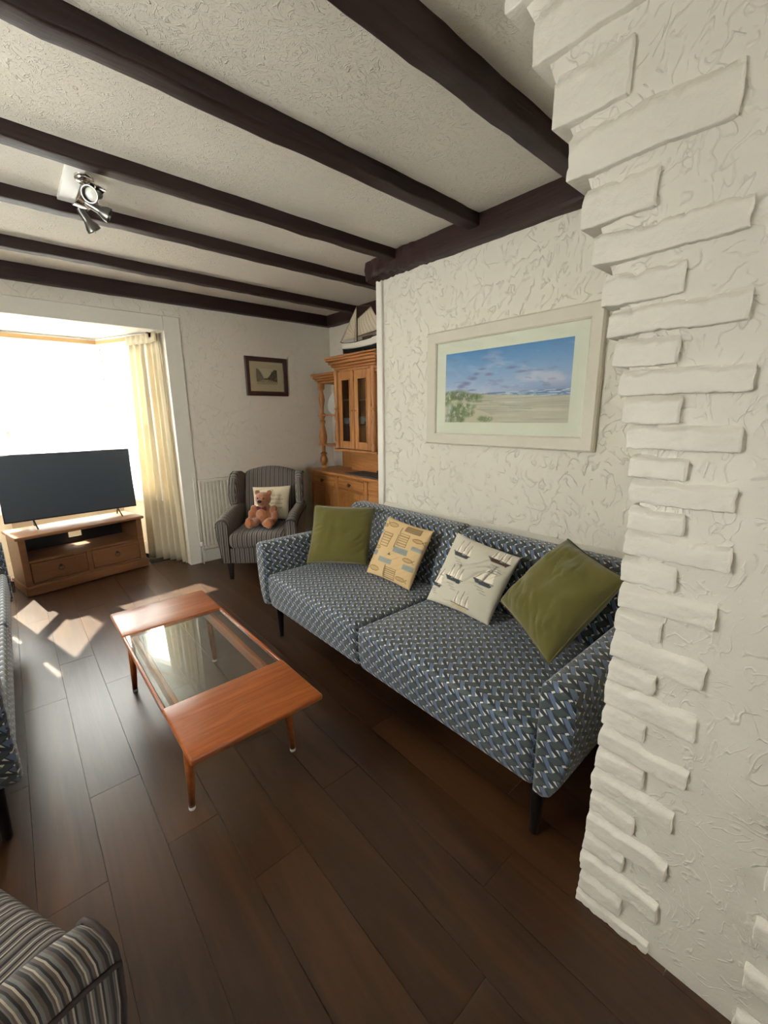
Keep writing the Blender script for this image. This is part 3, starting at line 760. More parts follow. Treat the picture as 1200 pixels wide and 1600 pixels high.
def paint_letters(p):
    p.base = np.array(c255(226, 212, 184)); p.fill(p.base); g = c255(150, 138, 118)
    for q in range(10): a = 2*PI*q/10; p.line((0.52+0.045*math.cos(a), 0.84+0.04*math.sin(a)), (0.52+0.045*math.cos(a+0.63), 0.84+0.04*math.sin(a+0.63)), 0.008, g)
    rs = random.Random(4)
    for y in (0.68, 0.56, 0.44, 0.32):
        x = 0.40
        while x < 0.84:
            w = rs.uniform(0.015, 0.03); p.line((x, y), (x+w*0.4, y+rs.uniform(0.015, 0.04)), 0.006, g, 0.7); p.line((x+w*0.4, y+0.025), (x+w, y), 0.006, g, 0.7); x += w+rs.choice((0.008, 0.008, 0.03))
FR = (-1, 0, 0.3)
pillow('cushion', (1.565, 2.530, 0.885), (1.880, 2.245, 0.865), (1.430, 2.455, 0.505), (1.715, 2.135, 0.505), 0.17, 'green_velvet', 'olive green velvet cushion at the far end of the sofa', front=(-1, -1, 0.3), seed=2, parent_seam='green_velvet', group='olive velvet cushions', crease=0.018)
pillow('cushion', (1.842, 2.055, 0.840), (1.846, 1.655, 0.815), (1.655, 2.075, 0.485), (1.660, 1.675, 0.480), 0.10, 'print_cushion', 'tan cushion printed with fish and boats on the sofa', painter=paint_fishes, n=110, front=FR, seed=5, crease=0.008)
pillow('cushion', (1.832, 1.460, 0.850), (1.838, 1.062, 0.800), (1.640, 1.515, 0.485), (1.645, 1.105, 0.480), 0.12, 'print_cushion', 'pale cushion printed with sailing ships on the sofa', painter=paint_ships, n=110, front=FR, seed=9, crease=0.010)
T_, B_, L_, R_ = (1.905, 0.865, 0.925), (1.50, 0.715, 0.515), (1.70, 1.080, 0.605), (1.79, 0.560, 0.845)
pillow('cushion', L_, T_, B_, R_, 0.20, 'green_velvet', 'olive green velvet cushion tipped on one corner beside the brick pier', front=(-1, 0.2, 0.5), seed=14, parent_seam='green_velvet', group='olive velvet cushions', crease=0.020)

# ================================================================== COFFEE TABLE
tb_ = thing('coffee_table', 'long teak coffee table with a glass centre panel', 'table', (0.545, 2.02, 0))
X0, X1, Y0, Y1, ZT = -0.258, 0.258, -0.715, 0.715, 0.40
for (a, b) in ((Y0, Y0+0.345), (Y1-0.345, Y1)):
    rbox('top_panel', (X0, a, ZT-0.026), (X1, b, ZT), 0.009, (4, 4, 1), 'teak_cross', tb_, cr=3)
ga, gb = Y0+0.345, Y1-0.345
for s in (-1, 1):
    box('side_rail', min(s*0.258, s*0.244), ga-0.002, ZT-0.026, max(s*0.258, s*0.244), gb+0.002, ZT-0.004, 'teak', tb_, 0.003)
    box('apron', min(s*0.205, s*0.185), Y0+0.10, ZT-0.085, max(s*0.205, s*0.185), Y1-0.10, ZT-0.027, 'teak', tb_, 0.003)
for s in (-1, 1): box('end_apron', -0.185, min(s*0.60, s*0.58), ZT-0.085, 0.185, max(s*0.60, s*0.58), ZT-0.027, 'teak_cross', tb_, 0.003)
box('glass_panel', -0.243, ga+0.001, ZT-0.012, 0.243, gb-0.001, ZT-0.005, 'table_glass', tb_, 0.0)
for sx in (-1, 1):
    for sy in (-1, 1):
        lg = tube('leg', [(sx*0.222, sy*0.49, 0.012), (sx*0.212, sy*0.487, 0.20), (sx*0.205, sy*0.485, ZT-0.028)], 0.02, 'teak', tb_, 14, taper=[0.0125, 0.0175, 0.021])
        lathe('foot_glide', [(0.012, 0.0), (0.0135, 0.003), (0.0135, 0.014)], 'white_gloss', lg, (sx*0.222, sy*0.49, 0), 12)

# ================================================================== WING CHAIRS
def uv_front(co, n): return (co.x, co.z-co.y)
def uv_arm(co, n):
    if n.y < -0.8: return (co.x, co.z)
    return (co.y, co.z)
def make_wing_chair(label):
    t = thing('wing_chair', label, 'armchair', group='striped wing chairs')
    rbox('seat_base', (-0.29, -0.355, 0.165), (0.29, 0.30, 0.315), 0.012, (6, 4, 2), 'striped_cloth', t, uvf=uv_front, cr=2)
    def fs(p):
        q = Vector(p); f = (1-(p.x/0.27)**2)*(1-((p.y+0.08)/0.34)**2)
        if p.z > 0.38: q.z += 0.025*max(0, f)
        return q
    rbox('seat_cushion', (-0.258, -0.395, 0.315), (0.258, 0.235, 0.455), 0.05, (8, 8, 2), 'striped_cloth', t, fn=fs, uvf=uv_front)
    def crest(x): return 0.055*math.cos(min(1, abs(x)/0.27)*PI/2)**0.9
    def fbk(p):
        q = Vector(p); f = (p.z-0.36)/(0.94-0.36); q.y += 0.14*f
        q.z += crest(p.x)*max(0, f)**2
        if p.y < 0.2: q.y -= 0.03*math.sin(PI*min(1, max(0, f)))*(1-(p.x/0.28)**2)
        return q
    rbox('backrest', (-0.275, 0.155, 0.36), (0.275, 0.265, 0.94), 0.04, (12, 2, 12), 'striped_cloth', t, fn=fbk, uvf=uv_front)
    for s in (-1, 1):
        prof = [(0.262, 0.17), (0.262, 0.50), (0.258, 0.555), (0.265, 0.590), (0.285, 0.612), (0.315, 0.620), (0.345, 0.612), (0.364, 0.590), (0.368, 0.55), (0.360, 0.45), (0.345, 0.33), (0.330, 0.17)]
        pr = [(s*a, b) for a, b in prof]
        a_ = prism('arm', pr, -0.365, 0.27, 1, 'striped_cloth', t, bev=0.014, seg=3, uvf=uv_arm, ang=180, nx=10)
        for v in a_.data.vertices:      # the arm falls away to a rounded front
            f = (v.co.y+0.365)/0.635
            if v.co.z > 0.4: v.co.z += -0.045*max(0, 1-f*3.2)**2+0.03*f
        pts = [Vector((s*a, -0.366, b-0.042*(1 if b > 0.4 else 0))) for a, b in prof]
        tube('piping', pts, 0.005, 'piping_dark', a_, 6)
        pts = [Vector((s*0.3715, -0.366+0.60*q/10, 0.560-0.045*max(0, 1-(0.635*0.945*q/10/0.635)*3.2)**2+0.03*(0.945*q/10))) for q in range(11)]
        tube('piping', pts, 0.005, 'piping_dark', a_, 6)
        # wing: closed outline in side view, thick, bulging outward
        out = [(0.24, 0.56), (0.13, 0.60), (0.075, 0.66), (0.06, 0.74), (0.075, 0.83), (0.10, 0.90), (0.135, 0.945), (0.19, 0.965), (0.27, 0.955), (0.345, 0.925), (0.335, 0.75), (0.30, 0.60)]
        w_ = prism('wing', out, s*0.262, s*0.338, 0, 'striped_cloth', t, bev=0.026, seg=3, uvf=uv_arm, ang=180)
        for v in w_.data.vertices: v.co.x += s*0.035*max(0, (0.3-v.co.y)/0.25)
        pts = [Vector((s*0.338+s*0.035*max(0, (0.3-a)/0.25), a+0.012, b-0.008)) for a, b in out[1:10]]
        tube('piping', pts, 0.0045, 'piping_dark', w_, 6)
    for (x, y) in ((-0.275, -0.315), (0.275, -0.315), (-0.265, 0.27), (0.265, 0.27)):
        bm = bmesh.new(); bm_box(bm, x-0.026, y-0.026, 0.0, x+0.026, y+0.026, 0.168, 0.003)
        for v in bm.verts:
            f = 1-v.co.z/0.168; v.co.x = x+(v.co.x-x)*(1-0.42*f); v.co.y = y+(v.co.y-y)*(1-0.42*f)+(0.03*f if y > 0 else 0)
        from_bm('leg', bm, 'black_leg', t)
    return t
wc = make_wing_chair('striped grey wing chair with a teddy bear on it, by the radiator')
wc.location = (1.815, 3.865, 0); wc.rotation_euler = (0, 0, math.radians(-40))
wc2 = copy_tree(wc); wc2['label'] = 'striped armchair whose arm shows in the bottom left corner'
wc2.location = (-0.487, 0.930, 0); wc2.rotation_euler = (0, 0, math.radians(117))
def wcp(x, y, z): return wc.matrix_basis @ Vector((x, y, z))
fr_ = (wcp(0, -1, 0)-wcp(0, 0, 0))
pillow('cushion', wcp(-0.155, 0.165, 0.80), wcp(0.235, 0.155, 0.815), wcp(-0.125, 0.045, 0.495), wcp(0.215, 0.030, 0.485), 0.12, 'print_cushion', 'cream cushion with faint lettering behind the teddy bear', painter=paint_letters, n=90, front=fr_+Vector((0, 0, 0.3)), seed=21, crease=0.014)

# ---- teddy bear (one body mesh)
def make_bear(loc, rotz):
    t = thing('teddy_bear', 'brown teddy bear sitting on the striped wing chair', 'teddy bear', loc, rotz)
    bm = bmesh.new()
    def blob(c, r, rot=None):
        m = Matrix.Translation(c)
        if rot: m = m @ rot
        m = m @ Matrix.Diagonal((r[0], r[1], r[2], 1)); bmesh.ops.create_icosphere(bm, subdivisions=3, radius=1.0, matrix=m)
    blob((0, 0, 0.085), (0.078, 0.068, 0.088)); blob((0, 0.003, 0.135), (0.062, 0.055, 0.06))           # trunk
    blob((0, -0.012, 0.232), (0.066, 0.060, 0.060)); blob((0, -0.065, 0.213), (0.036, 0.034, 0.030))       # head, muzzle
    for s in (-1, 1):
        blob((s*0.054, 0.0, 0.285), (0.024, 0.014, 0.025))
        blob((s*0.083, -0.012, 0.140), (0.030, 0.034, 0.042), Matrix.Rotation(s*0.5, 4, 'Y'))
        blob((s*0.104, -0.030, 0.095), (0.029, 0.034, 0.045), Matrix.Rotation(s*0.25, 4, 'Y'))
        blob((s*0.105, -0.052, 0.064), (0.028, 0.030, 0.028))
        blob((s*0.064, -0.075, 0.040), (0.040, 0.072, 0.038), Matrix.Rotation(-s*0.35, 4, 'Z'))
        blob((s*0.086, -0.132, 0.048), (0.036, 0.026, 0.047))
    me = bpy.data.meshes.new('body'); bm.to_mesh(me); bm.free(); o = link('body', me, 'teddy_fur', t, 180)
    r = o.modifiers.new('remesh', 'REMESH'); r.mode = 'VOXEL'; r.voxel_size = 0.006; r.use_smooth_shade = True
    sm = o.modifiers.new('smooth', 'SMOOTH'); sm.factor = 0.5; sm.iterations = 4
    tx = bpy.data.textures.new('fur', 'CLOUDS'); tx.noise_scale = 0.012; dp = o.modifiers.new('fur', 'DISPLACE'); dp.texture = tx; dp.strength = 0.006
    for s in (-1, 1):
        lathe('paw_pad', [(0.0, 0.004), (0.018, 0.003), (0.027, 0.0), (0.027, -0.006)], 'teddy_paw', t, (s*0.088, -0.157, 0.050), 16, rot=Matrix.Rotation(PI/2, 4, 'X'))
        lathe('eye', [(0, 0.006), (0.005, 0.004), (0.007, 0.0), (0.0, -0.004)], 'teddy_nose', t, (s*0.026, -0.066, 0.247), 10, rot=Matrix.Rotation(PI/2, 4, 'X'))
    rbox('nose', (-0.017, -0.106, 0.214), (0.017, -0.086, 0.238), 0.009, (1, 1, 1), 'teddy_nose', t)
    bw_ = bmesh.new()
    for s in (-1, 1):
        v = [bw_.verts.new(p) for p in ((0, -0.073, 0.163), (s*0.036, -0.078, 0.180), (s*0.038, -0.072, 0.145), (0, -0.060, 0.163), (s*0.036, -0.060, 0.180), (s*0.038, -0.056, 0.145))]
        for q in ((0, 1, 2), (3, 5, 4), (0, 3, 4, 1), (1, 4, 5, 2), (2, 5, 3, 0)): bw_.faces.new([v[i] for i in q])
    from_bm('bow_tie', bw_, 'bow_tartan', t)
    return t
bp = wcp(0.025, -0.120, 0.472)
bear = make_bear(bp, math.radians(-48)); bear.scale = (1.12, 1.12, 1.12)

# ================================================================== DRESSER
D = thing('pine_dresser', 'honey pine dresser with glazed doors and turned columns in the alcove', 'dresser', (2.86, 3.53, 0))
def dx(x): return x-2.86
def dbox(name, x0, y0, z0, x1, y1, z1, par=None, bev=0.003, mat='pine'): return box(name, dx(x0), y0, z0, dx(x1), y1, z1, mat, par or D, bev)
dbox('base_body', 2.64, -0.77, 0.07, 3.06, 0.77, 0.868); dbox('plinth', 2.63, -0.78, 0.0, 3.06, 0.78, 0.07)
dbox('counter_top', 2.59, -0.815, 0.868, 3.065, 0.815, 0.900, bev=0.008, mat='pine_long')
for k in range(3):
    yc = -0.51+0.51*k
    dr = dbox('drawer', 2.622, yc-0.222, 0.735, 2.642, yc+0.222, 0.845, bev=0.006, mat='pine_long')
    lathe('knob', [(0.008, 0.0), (0.009, 0.012), (0.020, 0.020), (0.019, 0.030), (0.0, 0.036)], 'ship_wood', dr, (dx(2.622), yc, 0.79), 14, rot=Matrix.Rotation(-PI/2, 4, 'Y'))
    do = dbox('door', 2.624, yc-0.222, 0.10, 2.642, yc+0.222, 0.715, bev=0.005)
    dbox('door_panel', 2.618, yc-0.135, 0.17, 2.626, yc+0.135, 0.645, par=do, bev=0.004)
    lathe('knob', [(0.006, 0.0), (0.007, 0.010), (0.014, 0.018), (0.0, 0.028)], 'pine', do, (dx(2.624), yc-0.17, 0.45), 14, rot=Matrix.Rotation(-PI/2, 4, 'Y'))
for y in (-0.77, -0.255, 0.255, 0.77):
    f = dbox('pilaster', 2.622, y-0.026 if abs(y) < 0.7 else min(y, y-0.03*np.sign(y)), 0.10, 2.642, y+0.026 if abs(y) < 0.7 else max(y, y-0.03*np.sign(y)), 0.855, bev=0.004)
    if abs(y) < 0.7:
        for q in (-0.009, 0.009): dbox('flute', 2.619, y+q-0.004, 0.74, 2.623, y+q+0.004, 0.84, par=f, bev=0.002)
# upper part: middle cupboard
UX = 2.72
dbox('back_panel', 3.035, -0.70, 0.900, 3.06, 0.70, 1.95); dbox('lower_back', 2.90, -0.34, 0.900, 3.034, 0.34, 1.15, mat='pine_long')
dbox('cupboard_side', UX, 0.315, 1.150, 3.034, 0.335, 1.97); dbox('cupboard_side', UX, -0.335, 1.150, 3.034, -0.315, 1.97)
dbox('cupboard_floor', UX-0.035, -0.36, 1.128, 3.034, 0.36, 1.152, bev=0.006); dbox('cupboard_roof', UX, -0.335, 1.95, 3.034, 0.335, 1.985)
for z in (1.40, 1.66): dbox('shelf', UX+0.03, -0.314, z, 3.034, 0.314, z+0.014)
for s in (-1, 1):
    a, b = sorted((s*0.004, s*0.268))
    bm = bmesh.new(); w = 0.058
    for (ya, yb, za, zb) in ((a, a+w, 1.16, 1.945), (b-w, b, 1.16, 1.945), (a+w, b-w, 1.16, 1.16+w+0.01), (a+w, b-w, 1.945-w-0.02, 1.945)): bm_box(bm, dx(UX-0.022), ya, za, dx(UX), yb, zb, 0.002)
    do = from_bm('glazed_door', bm, 'pine', D)
    box('pane', dx(UX-0.012), a+w-0.004, 1.16+w, dx(UX-0.009), b-w+0.004, 1.945-w-0.01, 'cabinet_glass', do, 0)
    bm = bmesh.new()
    for (ya, yb, za, zb) in ((a+w-0.001, a+w+0.012, 1.228, 1.868), (b-w-0.012, b-w+0.001, 1.228, 1.868), (a+w, b-w, 1.226, 1.238), (a+w, b-w, 1.857, 1.869)): bm_box(bm, dx(UX-0.028), ya, za, dx(UX-0.016), yb, zb, 0.002)
    from_bm('bead', bm, 'pine', do)
    lathe('knob', [(0.004, 0), (0.005, 0.008), (0.010, 0.013), (0.0, 0.02)], 'brass', do, (dx(UX-0.022), s*0.030, 1.55), 12, rot=Matrix.Rotation(-PI/2, 4, 'Y'))
    ya, yb = sorted((s*0.27, s*0.335))
    dbox('stile', UX-0.004, ya, 1.15, UX+0.02, yb, 1.96)
    cz = [(0.026, 1.152), (0.028, 1.20), (0.022, 1.215), (0.030, 1.24), (0.031, 1.33), (0.025, 1.40), (0.020, 1.44), (0.026, 1.46), (0.030, 1.50), (0.026, 1.535), (0.020, 1.55), (0.030, 1.575), (0.020, 1.595), (0.023, 1.63), (0.026, 1.80), (0.022, 1.90), (0.030, 1.92), (0.030, 1.955)]
    cz = [(a*1.2, b) for a, b in cz]
    lathe('half_column', cz, 'pine', D, (dx(UX-0.012), s*0.305, 0), 18)
    # open side shelf with a turned column
    tz = [(0.030, 0.900), (0.034, 0.915), (0.020, 0.935), (0.034, 0.975), (0.036, 1.01), (0.026, 1.05), (0.034, 1.075), (0.020, 1.095), (0.024, 1.16), (0.034, 1.20), (0.038, 1.27), (0.030, 1.33), (0.022, 1.40), (0.029, 1.44), (0.020, 1.46), (0.030, 1.50), (0.030, 1.52), (0.019, 1.54), (0.024, 1.60), (0.029, 1.68), (0.020, 1.78), (0.030, 1.80), (0.030, 1.855)]
    tz = [(a*1.25 if a > 0.027 else a*0.95, b) for a, b in tz]
    lathe('turned_column', tz, 'pine', D, (dx(2.76), s*0.685, 0), 18)
    for z in (1.165, 1.50): dbox('side_shelf', 2.735, min(s*0.336, s*0.75), z, 3.034, max(s*0.336, s*0.75), z+0.018, bev=0.005, mat='pine_long')
    for j, (o_, za, zb) in enumerate(((0.0, 1.855, 1.88), (0.018, 1.88, 1.905), (0.036, 1.905, 1.93), (0.052, 1.93, 1.955))):
        dbox('side_cornice', 2.73-o_, min(s*0.336, s*(0.72+o_)), za, 3.034, max(s*0.336, s*(0.72+o_)), zb, bev=0.006, mat='pine_long')
for j, (o_, za, zb) in enumerate(((0.0, 1.97, 1.995), (0.02, 1.995, 2.02), (0.042, 2.02, 2.05), (0.062, 2.05, 2.075), (0.075, 2.075, 2.095))):
    dbox('cornice', UX-0.02-o_, -0.345-o_, za, 3.034, 0.345+o_, zb, bev=0.007, mat='pine_long')
# things on and in the dresser
def plate(x, y, z, r, label):
    t = thing('plate', label, 'plate', (x, y, z+r*0.985))
    lathe('dish', [(0.0, 0.0), (r*0.55, 0.0), (r*0.62, 0.010), (r, 0.022), (r, 0.026), (r*0.6, 0.014), (r*0.5, 0.005), (0.0, 0.004)], 'porcelain', t, (0, 0, 0), 32, rot=Matrix.Rotation(-PI/2+0.16, 4, 'Y'))
    return t
plate(2.89, 3.53+0.60, 1.519, 0.120, 'white plate standing on the open side shelf of the dresser')
def cup(x, y, z, s, label, mat='porcelain'):
    t = thing('cup', label, 'cup', (x, y, z))
    lathe('bowl', [(0.022*s, 0), (0.026*s, 0.004), (0.034*s, 0.03*s), (0.036*s, 0.06*s), (0.033*s, 0.06*s), (0.030*s, 0.03*s), (0.0, 0.008*s)], mat, t, seg=20)
    tube('handle', [(0, -0.033*s, 0.048*s), (0, -0.052*s, 0.045*s), (0, -0.055*s, 0.028*s), (0, -0.033*s, 0.018*s)], 0.004*s, mat, t, 8)
    return t
cup(2.79, 3.525, 1.414, 1.25, 'small white cup in the right glazed cupboard of the dresser')
cup(2.79, 3.785, 1.414, 1.05, 'small white cup in the left glazed cupboard of the dresser')
cup(2.78, 3.455, 1.152, 0.8, 'tiny white cup at the bottom of the right glazed cupboard')
gm = rbox('table_mat', (2.62, 2.98, 0.9005), (2.87, 3.62, 0.9125), 0.005, (4, 6, 1), 'grey_mat', None, cr=2); tag(gm, 'dark grey flat mat lying on the dresser counter', 'mat')
bx = thing('black_case', 'low black case lying on the dresser counter', 'case', (2.83, 3.10, 0.913))
rbox('body', (-0.12, -0.11, 0.0), (0.06, 0.11, 0.035), 0.008, (2, 2, 1), 'black_plastic', bx, cr=2); rbox('lid', (-0.118, -0.108, 0.036), (0.058, 0.108, 0.050), 0.006, (2, 2, 1), 'black_plastic', bx, cr=2)

# ================================================================== MODEL SHIP
sh = thing('model_ship', 'white and black model sailing boat on top of the dresser', 'model ship', (2.80, 3.53, 2.0955))
def hull_loft(name, z_of, mat, lo, hi, n=20, m=7):
    """boat side between fractions lo..hi of its depth; bow at +y"""
    bm = bmesh.new(); R = []
    for i in range(n+1):
        f = i/n; y = -0.30+0.60*f
        beam_w = 0.062*math.sin(PI*min(1, 0.16+0.84*(1-f)))**0.6 if f > 0.1 else 0.062*(0.72+0.28*f/0.1)*math.sin(PI*0.24)**0.6
        if f > 0.985: beam_w = 0.004
        top = 0.115+0.030*(2*f-1)**2; bot = 0.028+0.030*max(0, f-0.6)**1.5*2
        row = []
        for j in range(-m, m+1):
            a = abs(j)/m; d = lo+(hi-lo)*a
            z = bot+(top-bot)*d; w_ = beam_w*(1-(1-d)**2.2)
            row.append(bm.verts.new((math.copysign(w_, j) if j else 0.0, y, z)))
        R.append(row)
    for i in range(n):
        for j in range(2*m): bm.faces.new((R[i][j], R[i+1][j], R[i+1][j+1], R[i][j+1]))
    for i in range(n): bm.faces.new((R[i][0], R[i][-1], R[i+1][-1], R[i+1][0]))
    bm.faces.new(R[0]); bm.faces.new(R[-1][::-1])
    bmesh.ops.remove_doubles(bm, verts=bm.verts, dist=1e-5)
    return from_bm(name, bm, mat, sh, 50)
hull_loft('lower_hull', None, 'ship_dark', 0.0, 0.42); hull_loft('upper_hull', None, 'ship_white', 0.38, 1.0)
hp = [(0, -0.30, 0.1475)]
for s in (-1, 1):
    tube('gunwale', [(s*0.040, -0.298, 0.146), (s*0.060, -0.18, 0.129), (s*0.062, 0.0, 0.117), (s*0.055, 0.14, 0.124), (s*0.030, 0.25, 0.138), (0, 0.302, 0.147)], 0.004, 'ship_dark', sh, 6)
rbox('cabin', (-0.028, -0.20, 0.10), (0.028, -0.06, 0.160), 0.008, (1, 2, 1), 'ship_wood', sh, cr=2)
tube('mast', [(0, 0.055, 0.09), (0, 0.050, 0.47)], 0.006, 'ship_wood', sh, 8, taper=[0.007, 0.004])
tube('bowsprit', [(0, 0.27, 0.140), (0, 0.345, 0.165)], 0.004, 'ship_wood', sh, 8)
tube('boom', [(0, 0.045, 0.180), (0, -0.34, 0.200)], 0.005, 'ship_wood', sh, 8); tube('gaff', [(0, 0.045, 0.345), (0, -0.17, 0.425)], 0.004, 'ship_wood', sh, 8)
tube('rigging', [(0, 0.050, 0.468), (0, -0.17, 0.425)], 0.0012, 'sail_seam', sh, 5); tube('rigging', [(0, 0.050, 0.462), (0, 0.343, 0.166)], 0.0012, 'sail_seam', sh, 5)
for s in (-1, 1):
    tube('rigging', [(0, 0.050, 0.42), (s*0.058, 0.03, 0.122)], 0.0012, 'ship_dark', sh, 5)
def sail(name, q, belly=0.02, n=12):
    q = [Vector(p) for p in q]; V = []; F = []
    for k in (0, 1):
        for i in range(n+1):
            for j in range(n+1):
                u, v = i/n, j/n; p = (q[0]*(1-u)+q[1]*u)*(1-v)+(q[3]*(1-u)+q[2]*u)*v
                p.x += -belly*math.sin(PI*u)*math.sin(PI*v)+0.002*math.sin(u*PI*2*7)+(0.0018 if k else 0); V.append(p)
    N = (n+1)**2
    for i in range(n):
        for j in range(n):
            a = i*(n+1)+j; F.append((a, a+n+1, a+n+2, a+1)); F.append((N+a, N+a+1, N+a+n+2, N+a+n+1))
    rim = [i*(n+1) for i in range(n+1)]+[n*(n+1)+j for j in range(1, n+1)]+[i*(n+1)+n for i in range(n-1, -1, -1)]+[j for j in range(n-1, 0, -1)]
    for a, b in zip(rim, rim[1:]+rim[:1]): F.append((a, b, N+b, N+a))
    o = pyd(name, V, F, 'sail_cloth', sh, 180)
    for k in range(1, 7):
        u = k/7; pts = []
        for j in range(9):
            v = j/8; p = (q[0]*(1-u)+q[1]*u)*(1-v)+(q[3]*(1-u)+q[2]*u)*v; p.x += -belly*math.sin(PI*u)*math.sin(PI*v)-0.0015; pts.append(p)
        tube('seam', pts, 0.0012, 'sail_seam', o, 4)
    return o
sail('mainsail', [(0, 0.040, 0.186), (0, -0.33, 0.206), (0, -0.168, 0.420), (0, 0.040, 0.343)])
sail('jib', [(0, 0.060, 0.175), (0, 0.062, 0.175), (0, 0.335, 0.166), (0, 0.056, 0.455)], 0.012, 8)
for y in (-0.10, 0.10): box('stand', -0.05, y-0.016, 0.0, 0.05, y+0.016, 0.040, 'ship_dark', sh, 0.003)

# ================================================================== PICTURES
def frame_mitred(name, w, h, prof, mat, parent):
    """prof: (inset from outer edge, height) pairs; lies in local x (width) / z (height), front towards -y"""
    V = []; F = []; n = len(prof); cs = [(-1, -1), (1, -1), (1, 1), (-1, 1)]
    for (sx, sz) in cs:
        for (i_, d) in prof: V.append((sx*(w/2-i_), -d, sz*(h/2-i_)))
    for c in range(4):
        for k in range(n): a, b = c*n+k, c*n+(k+1) % n; F.append((a, ((c+1) % 4)*n+k, ((c+1) % 4)*n+(k+1) % n, b))
    return pyd(name, V, F, mat, parent, 25)
def paint_beach(p):
    U, V = p.U, p.V
    top, low = np.array(c255(98, 146, 198)), np.array(c255(190, 196, 220))
    t = np.clip((V-0.40)/0.6, 0, 1)[..., None]; p.C = low*(1-t)+top*t
    cl = vnoise(U*1.6+V*0.6, V*2.2, 4, 11, 5); p.put(np.clip((cl-0.50)*5, 0, 1)*np.clip(1.25-np.abs(V-0.62)*2.2, 0, 1)*np.clip(0.25+U*1.0, 0, 1), c255(212, 204, 216), 0.75)
    c2 = vnoise(U*2+V, V*3, 7, 23, 4)
    for (x, y, rx, ry) in ((0.20, 0.56, 0.06, 0.035), (0.26, 0.62, 0.05, 0.03), (0.15, 0.52, 0.05, 0.03), (0.29, 0.68, 0.04, 0.03), (0.34, 0.74, 0.05, 0.02), (0.40, 0.66, 0.05, 0.03), (0.58, 0.72, 0.06, 0.025), (0.66, 0.66, 0.07, 0.02), (0.25, 0.46, 0.06, 0.02)): p.ell(x, y, rx, ry, c255(124, 122, 168), 0.75*1.0, 0.8)
    p.put(np.clip((c2-0.62)*6, 0, 1)*(V > 0.45), c255(140, 134, 176), 0.45)
    hz = 0.405
    p.put(((V < 0.52) & (V > hz)).astype(float)*np.clip((U-0.35)*2, 0, 1)*np.clip((0.54-V)*9, 0, 1), c255(120, 138, 188), 0.6)
    sand = V < hz; s1 = np.array(c255(196, 186, 168)); p.put(sand.astype(float), s1)
    p.put(sand*np.clip((vnoise(U*0.6, V*5, 6, 31)-0.45)*4, 0, 1), c255(214, 204, 186), 0.8); p.put(sand*np.clip((vnoise(U*0.7, V*8, 5, 37)-0.5)*5, 0, 1), c255(168, 158, 148), 0.5)
    sea = (V < hz+0.004) & (V > hz-0.07*np.clip((U-0.25)*1.5, 0, 1)); p.put(sea.astype(float), c255(116, 136, 176)); p.put(sea*np.clip((vnoise(U*2, V*30, 8, 41)-0.5)*8, 0, 1), c255(226, 230, 236), 0.9)
    dune = V < 0.40-0.75*np.clip(U, 0, 1)**1.05+0.02*np.sin(U*20); p.put(dune.astype(float), c255(204, 192, 168))
    g1 = vnoise(U*5, V*2.2, 9, 51, 5)
    for (x, y, rx, ry, a) in ((0.10, 0.40, 0.15, 0.07, 1), (0.22, 0.36, 0.14, 0.06, 1), (0.03, 0.34, 0.06, 0.11, 0.9), (0.12, 0.17, 0.10, 0.14, 0.95), (0.20, 0.23, 0.10, 0.05, 0.8), (0.22, 0.14, 0.07, 0.07, 0.8), (0.06, 0.06, 0.08, 0.07, 0.8), (0.38, 0.055, 0.07, 0.05, 0.8), (0.30, 0.30, 0.08, 0.02, 0.6), (0.15, 0.05, 0.05, 0.06, 0.8)):
        d = np.hypot((U-x)/rx, (V-y)/ry); p.put(np.clip((1.15-d)*2, 0, 1)*np.clip((g1-0.30)*5, 0, 1), c255(124, 136, 98), a)
        p.put(np.clip((1.05-d)*2, 0, 1)*np.clip((vnoise(U*12, V*3, 8, 57)-0.55)*7, 0, 1), c255(92, 104, 86), 0.7*a)
    for (x, y, rx, ry) in ((0.05, 0.22, 0.03, 0.12), (0.03, 0.06, 0.04, 0.05)): p.ell(x, y, rx, ry, c255(208, 210, 216), 0.7, 0.9)
    for q in range(4): p.line((0.34+0.08*q, 0.31-0.035*q), (0.44+0.10*q, 0.30-0.04*q), 0.004, c255(130, 132, 120), 0.6)
def picture(name, label, loc, rotz, w, h, prof, fmat, mw_, mat_mount, painter, nu, nv, pw, ph, glass=True):
    t = thing(name, label, 'picture', loc, rotz)
    frame_mitred('frame', w, h, prof, fmat, t)
    ins = prof[-1][0]; 
    box('mount', -(w/2-ins*0.6), -0.012, -(h/2-ins*0.6), (w/2-ins*0.6), -0.004, (h/2-ins*0.6), mat_mount, t, 0)
    grid_print('print', nu, nv, painter, lambda u, v: (-pw/2+pw*u, -0.0125, -ph/2+ph*v), 'print_paper', t)
    if glass: box('glass', -(w/2-ins*0.7), -0.0165, -(h/2-ins*0.7), (w/2-ins*0.7), -0.0145, (h/2-ins*0.7), 'clear_glass', t, 0)
    return t
prof_big = [(0.0, 0.0), (0.0, 0.030), (0.010, 0.040), (0.022, 0.038), (0.060, 0.026), (0.068, 0.027), (0.076, 0.020), (0.078, 0.004)]
picture('beach_picture', 'large beach painting in a wide cream frame above the sofa', (XW-0.001, 1.545, 1.672), -PI/2, 1.185, 0.745, prof_big, 'frame_cream', 0, 'mount_card', paint_beach, 300, 160, 0.875, 0.445)
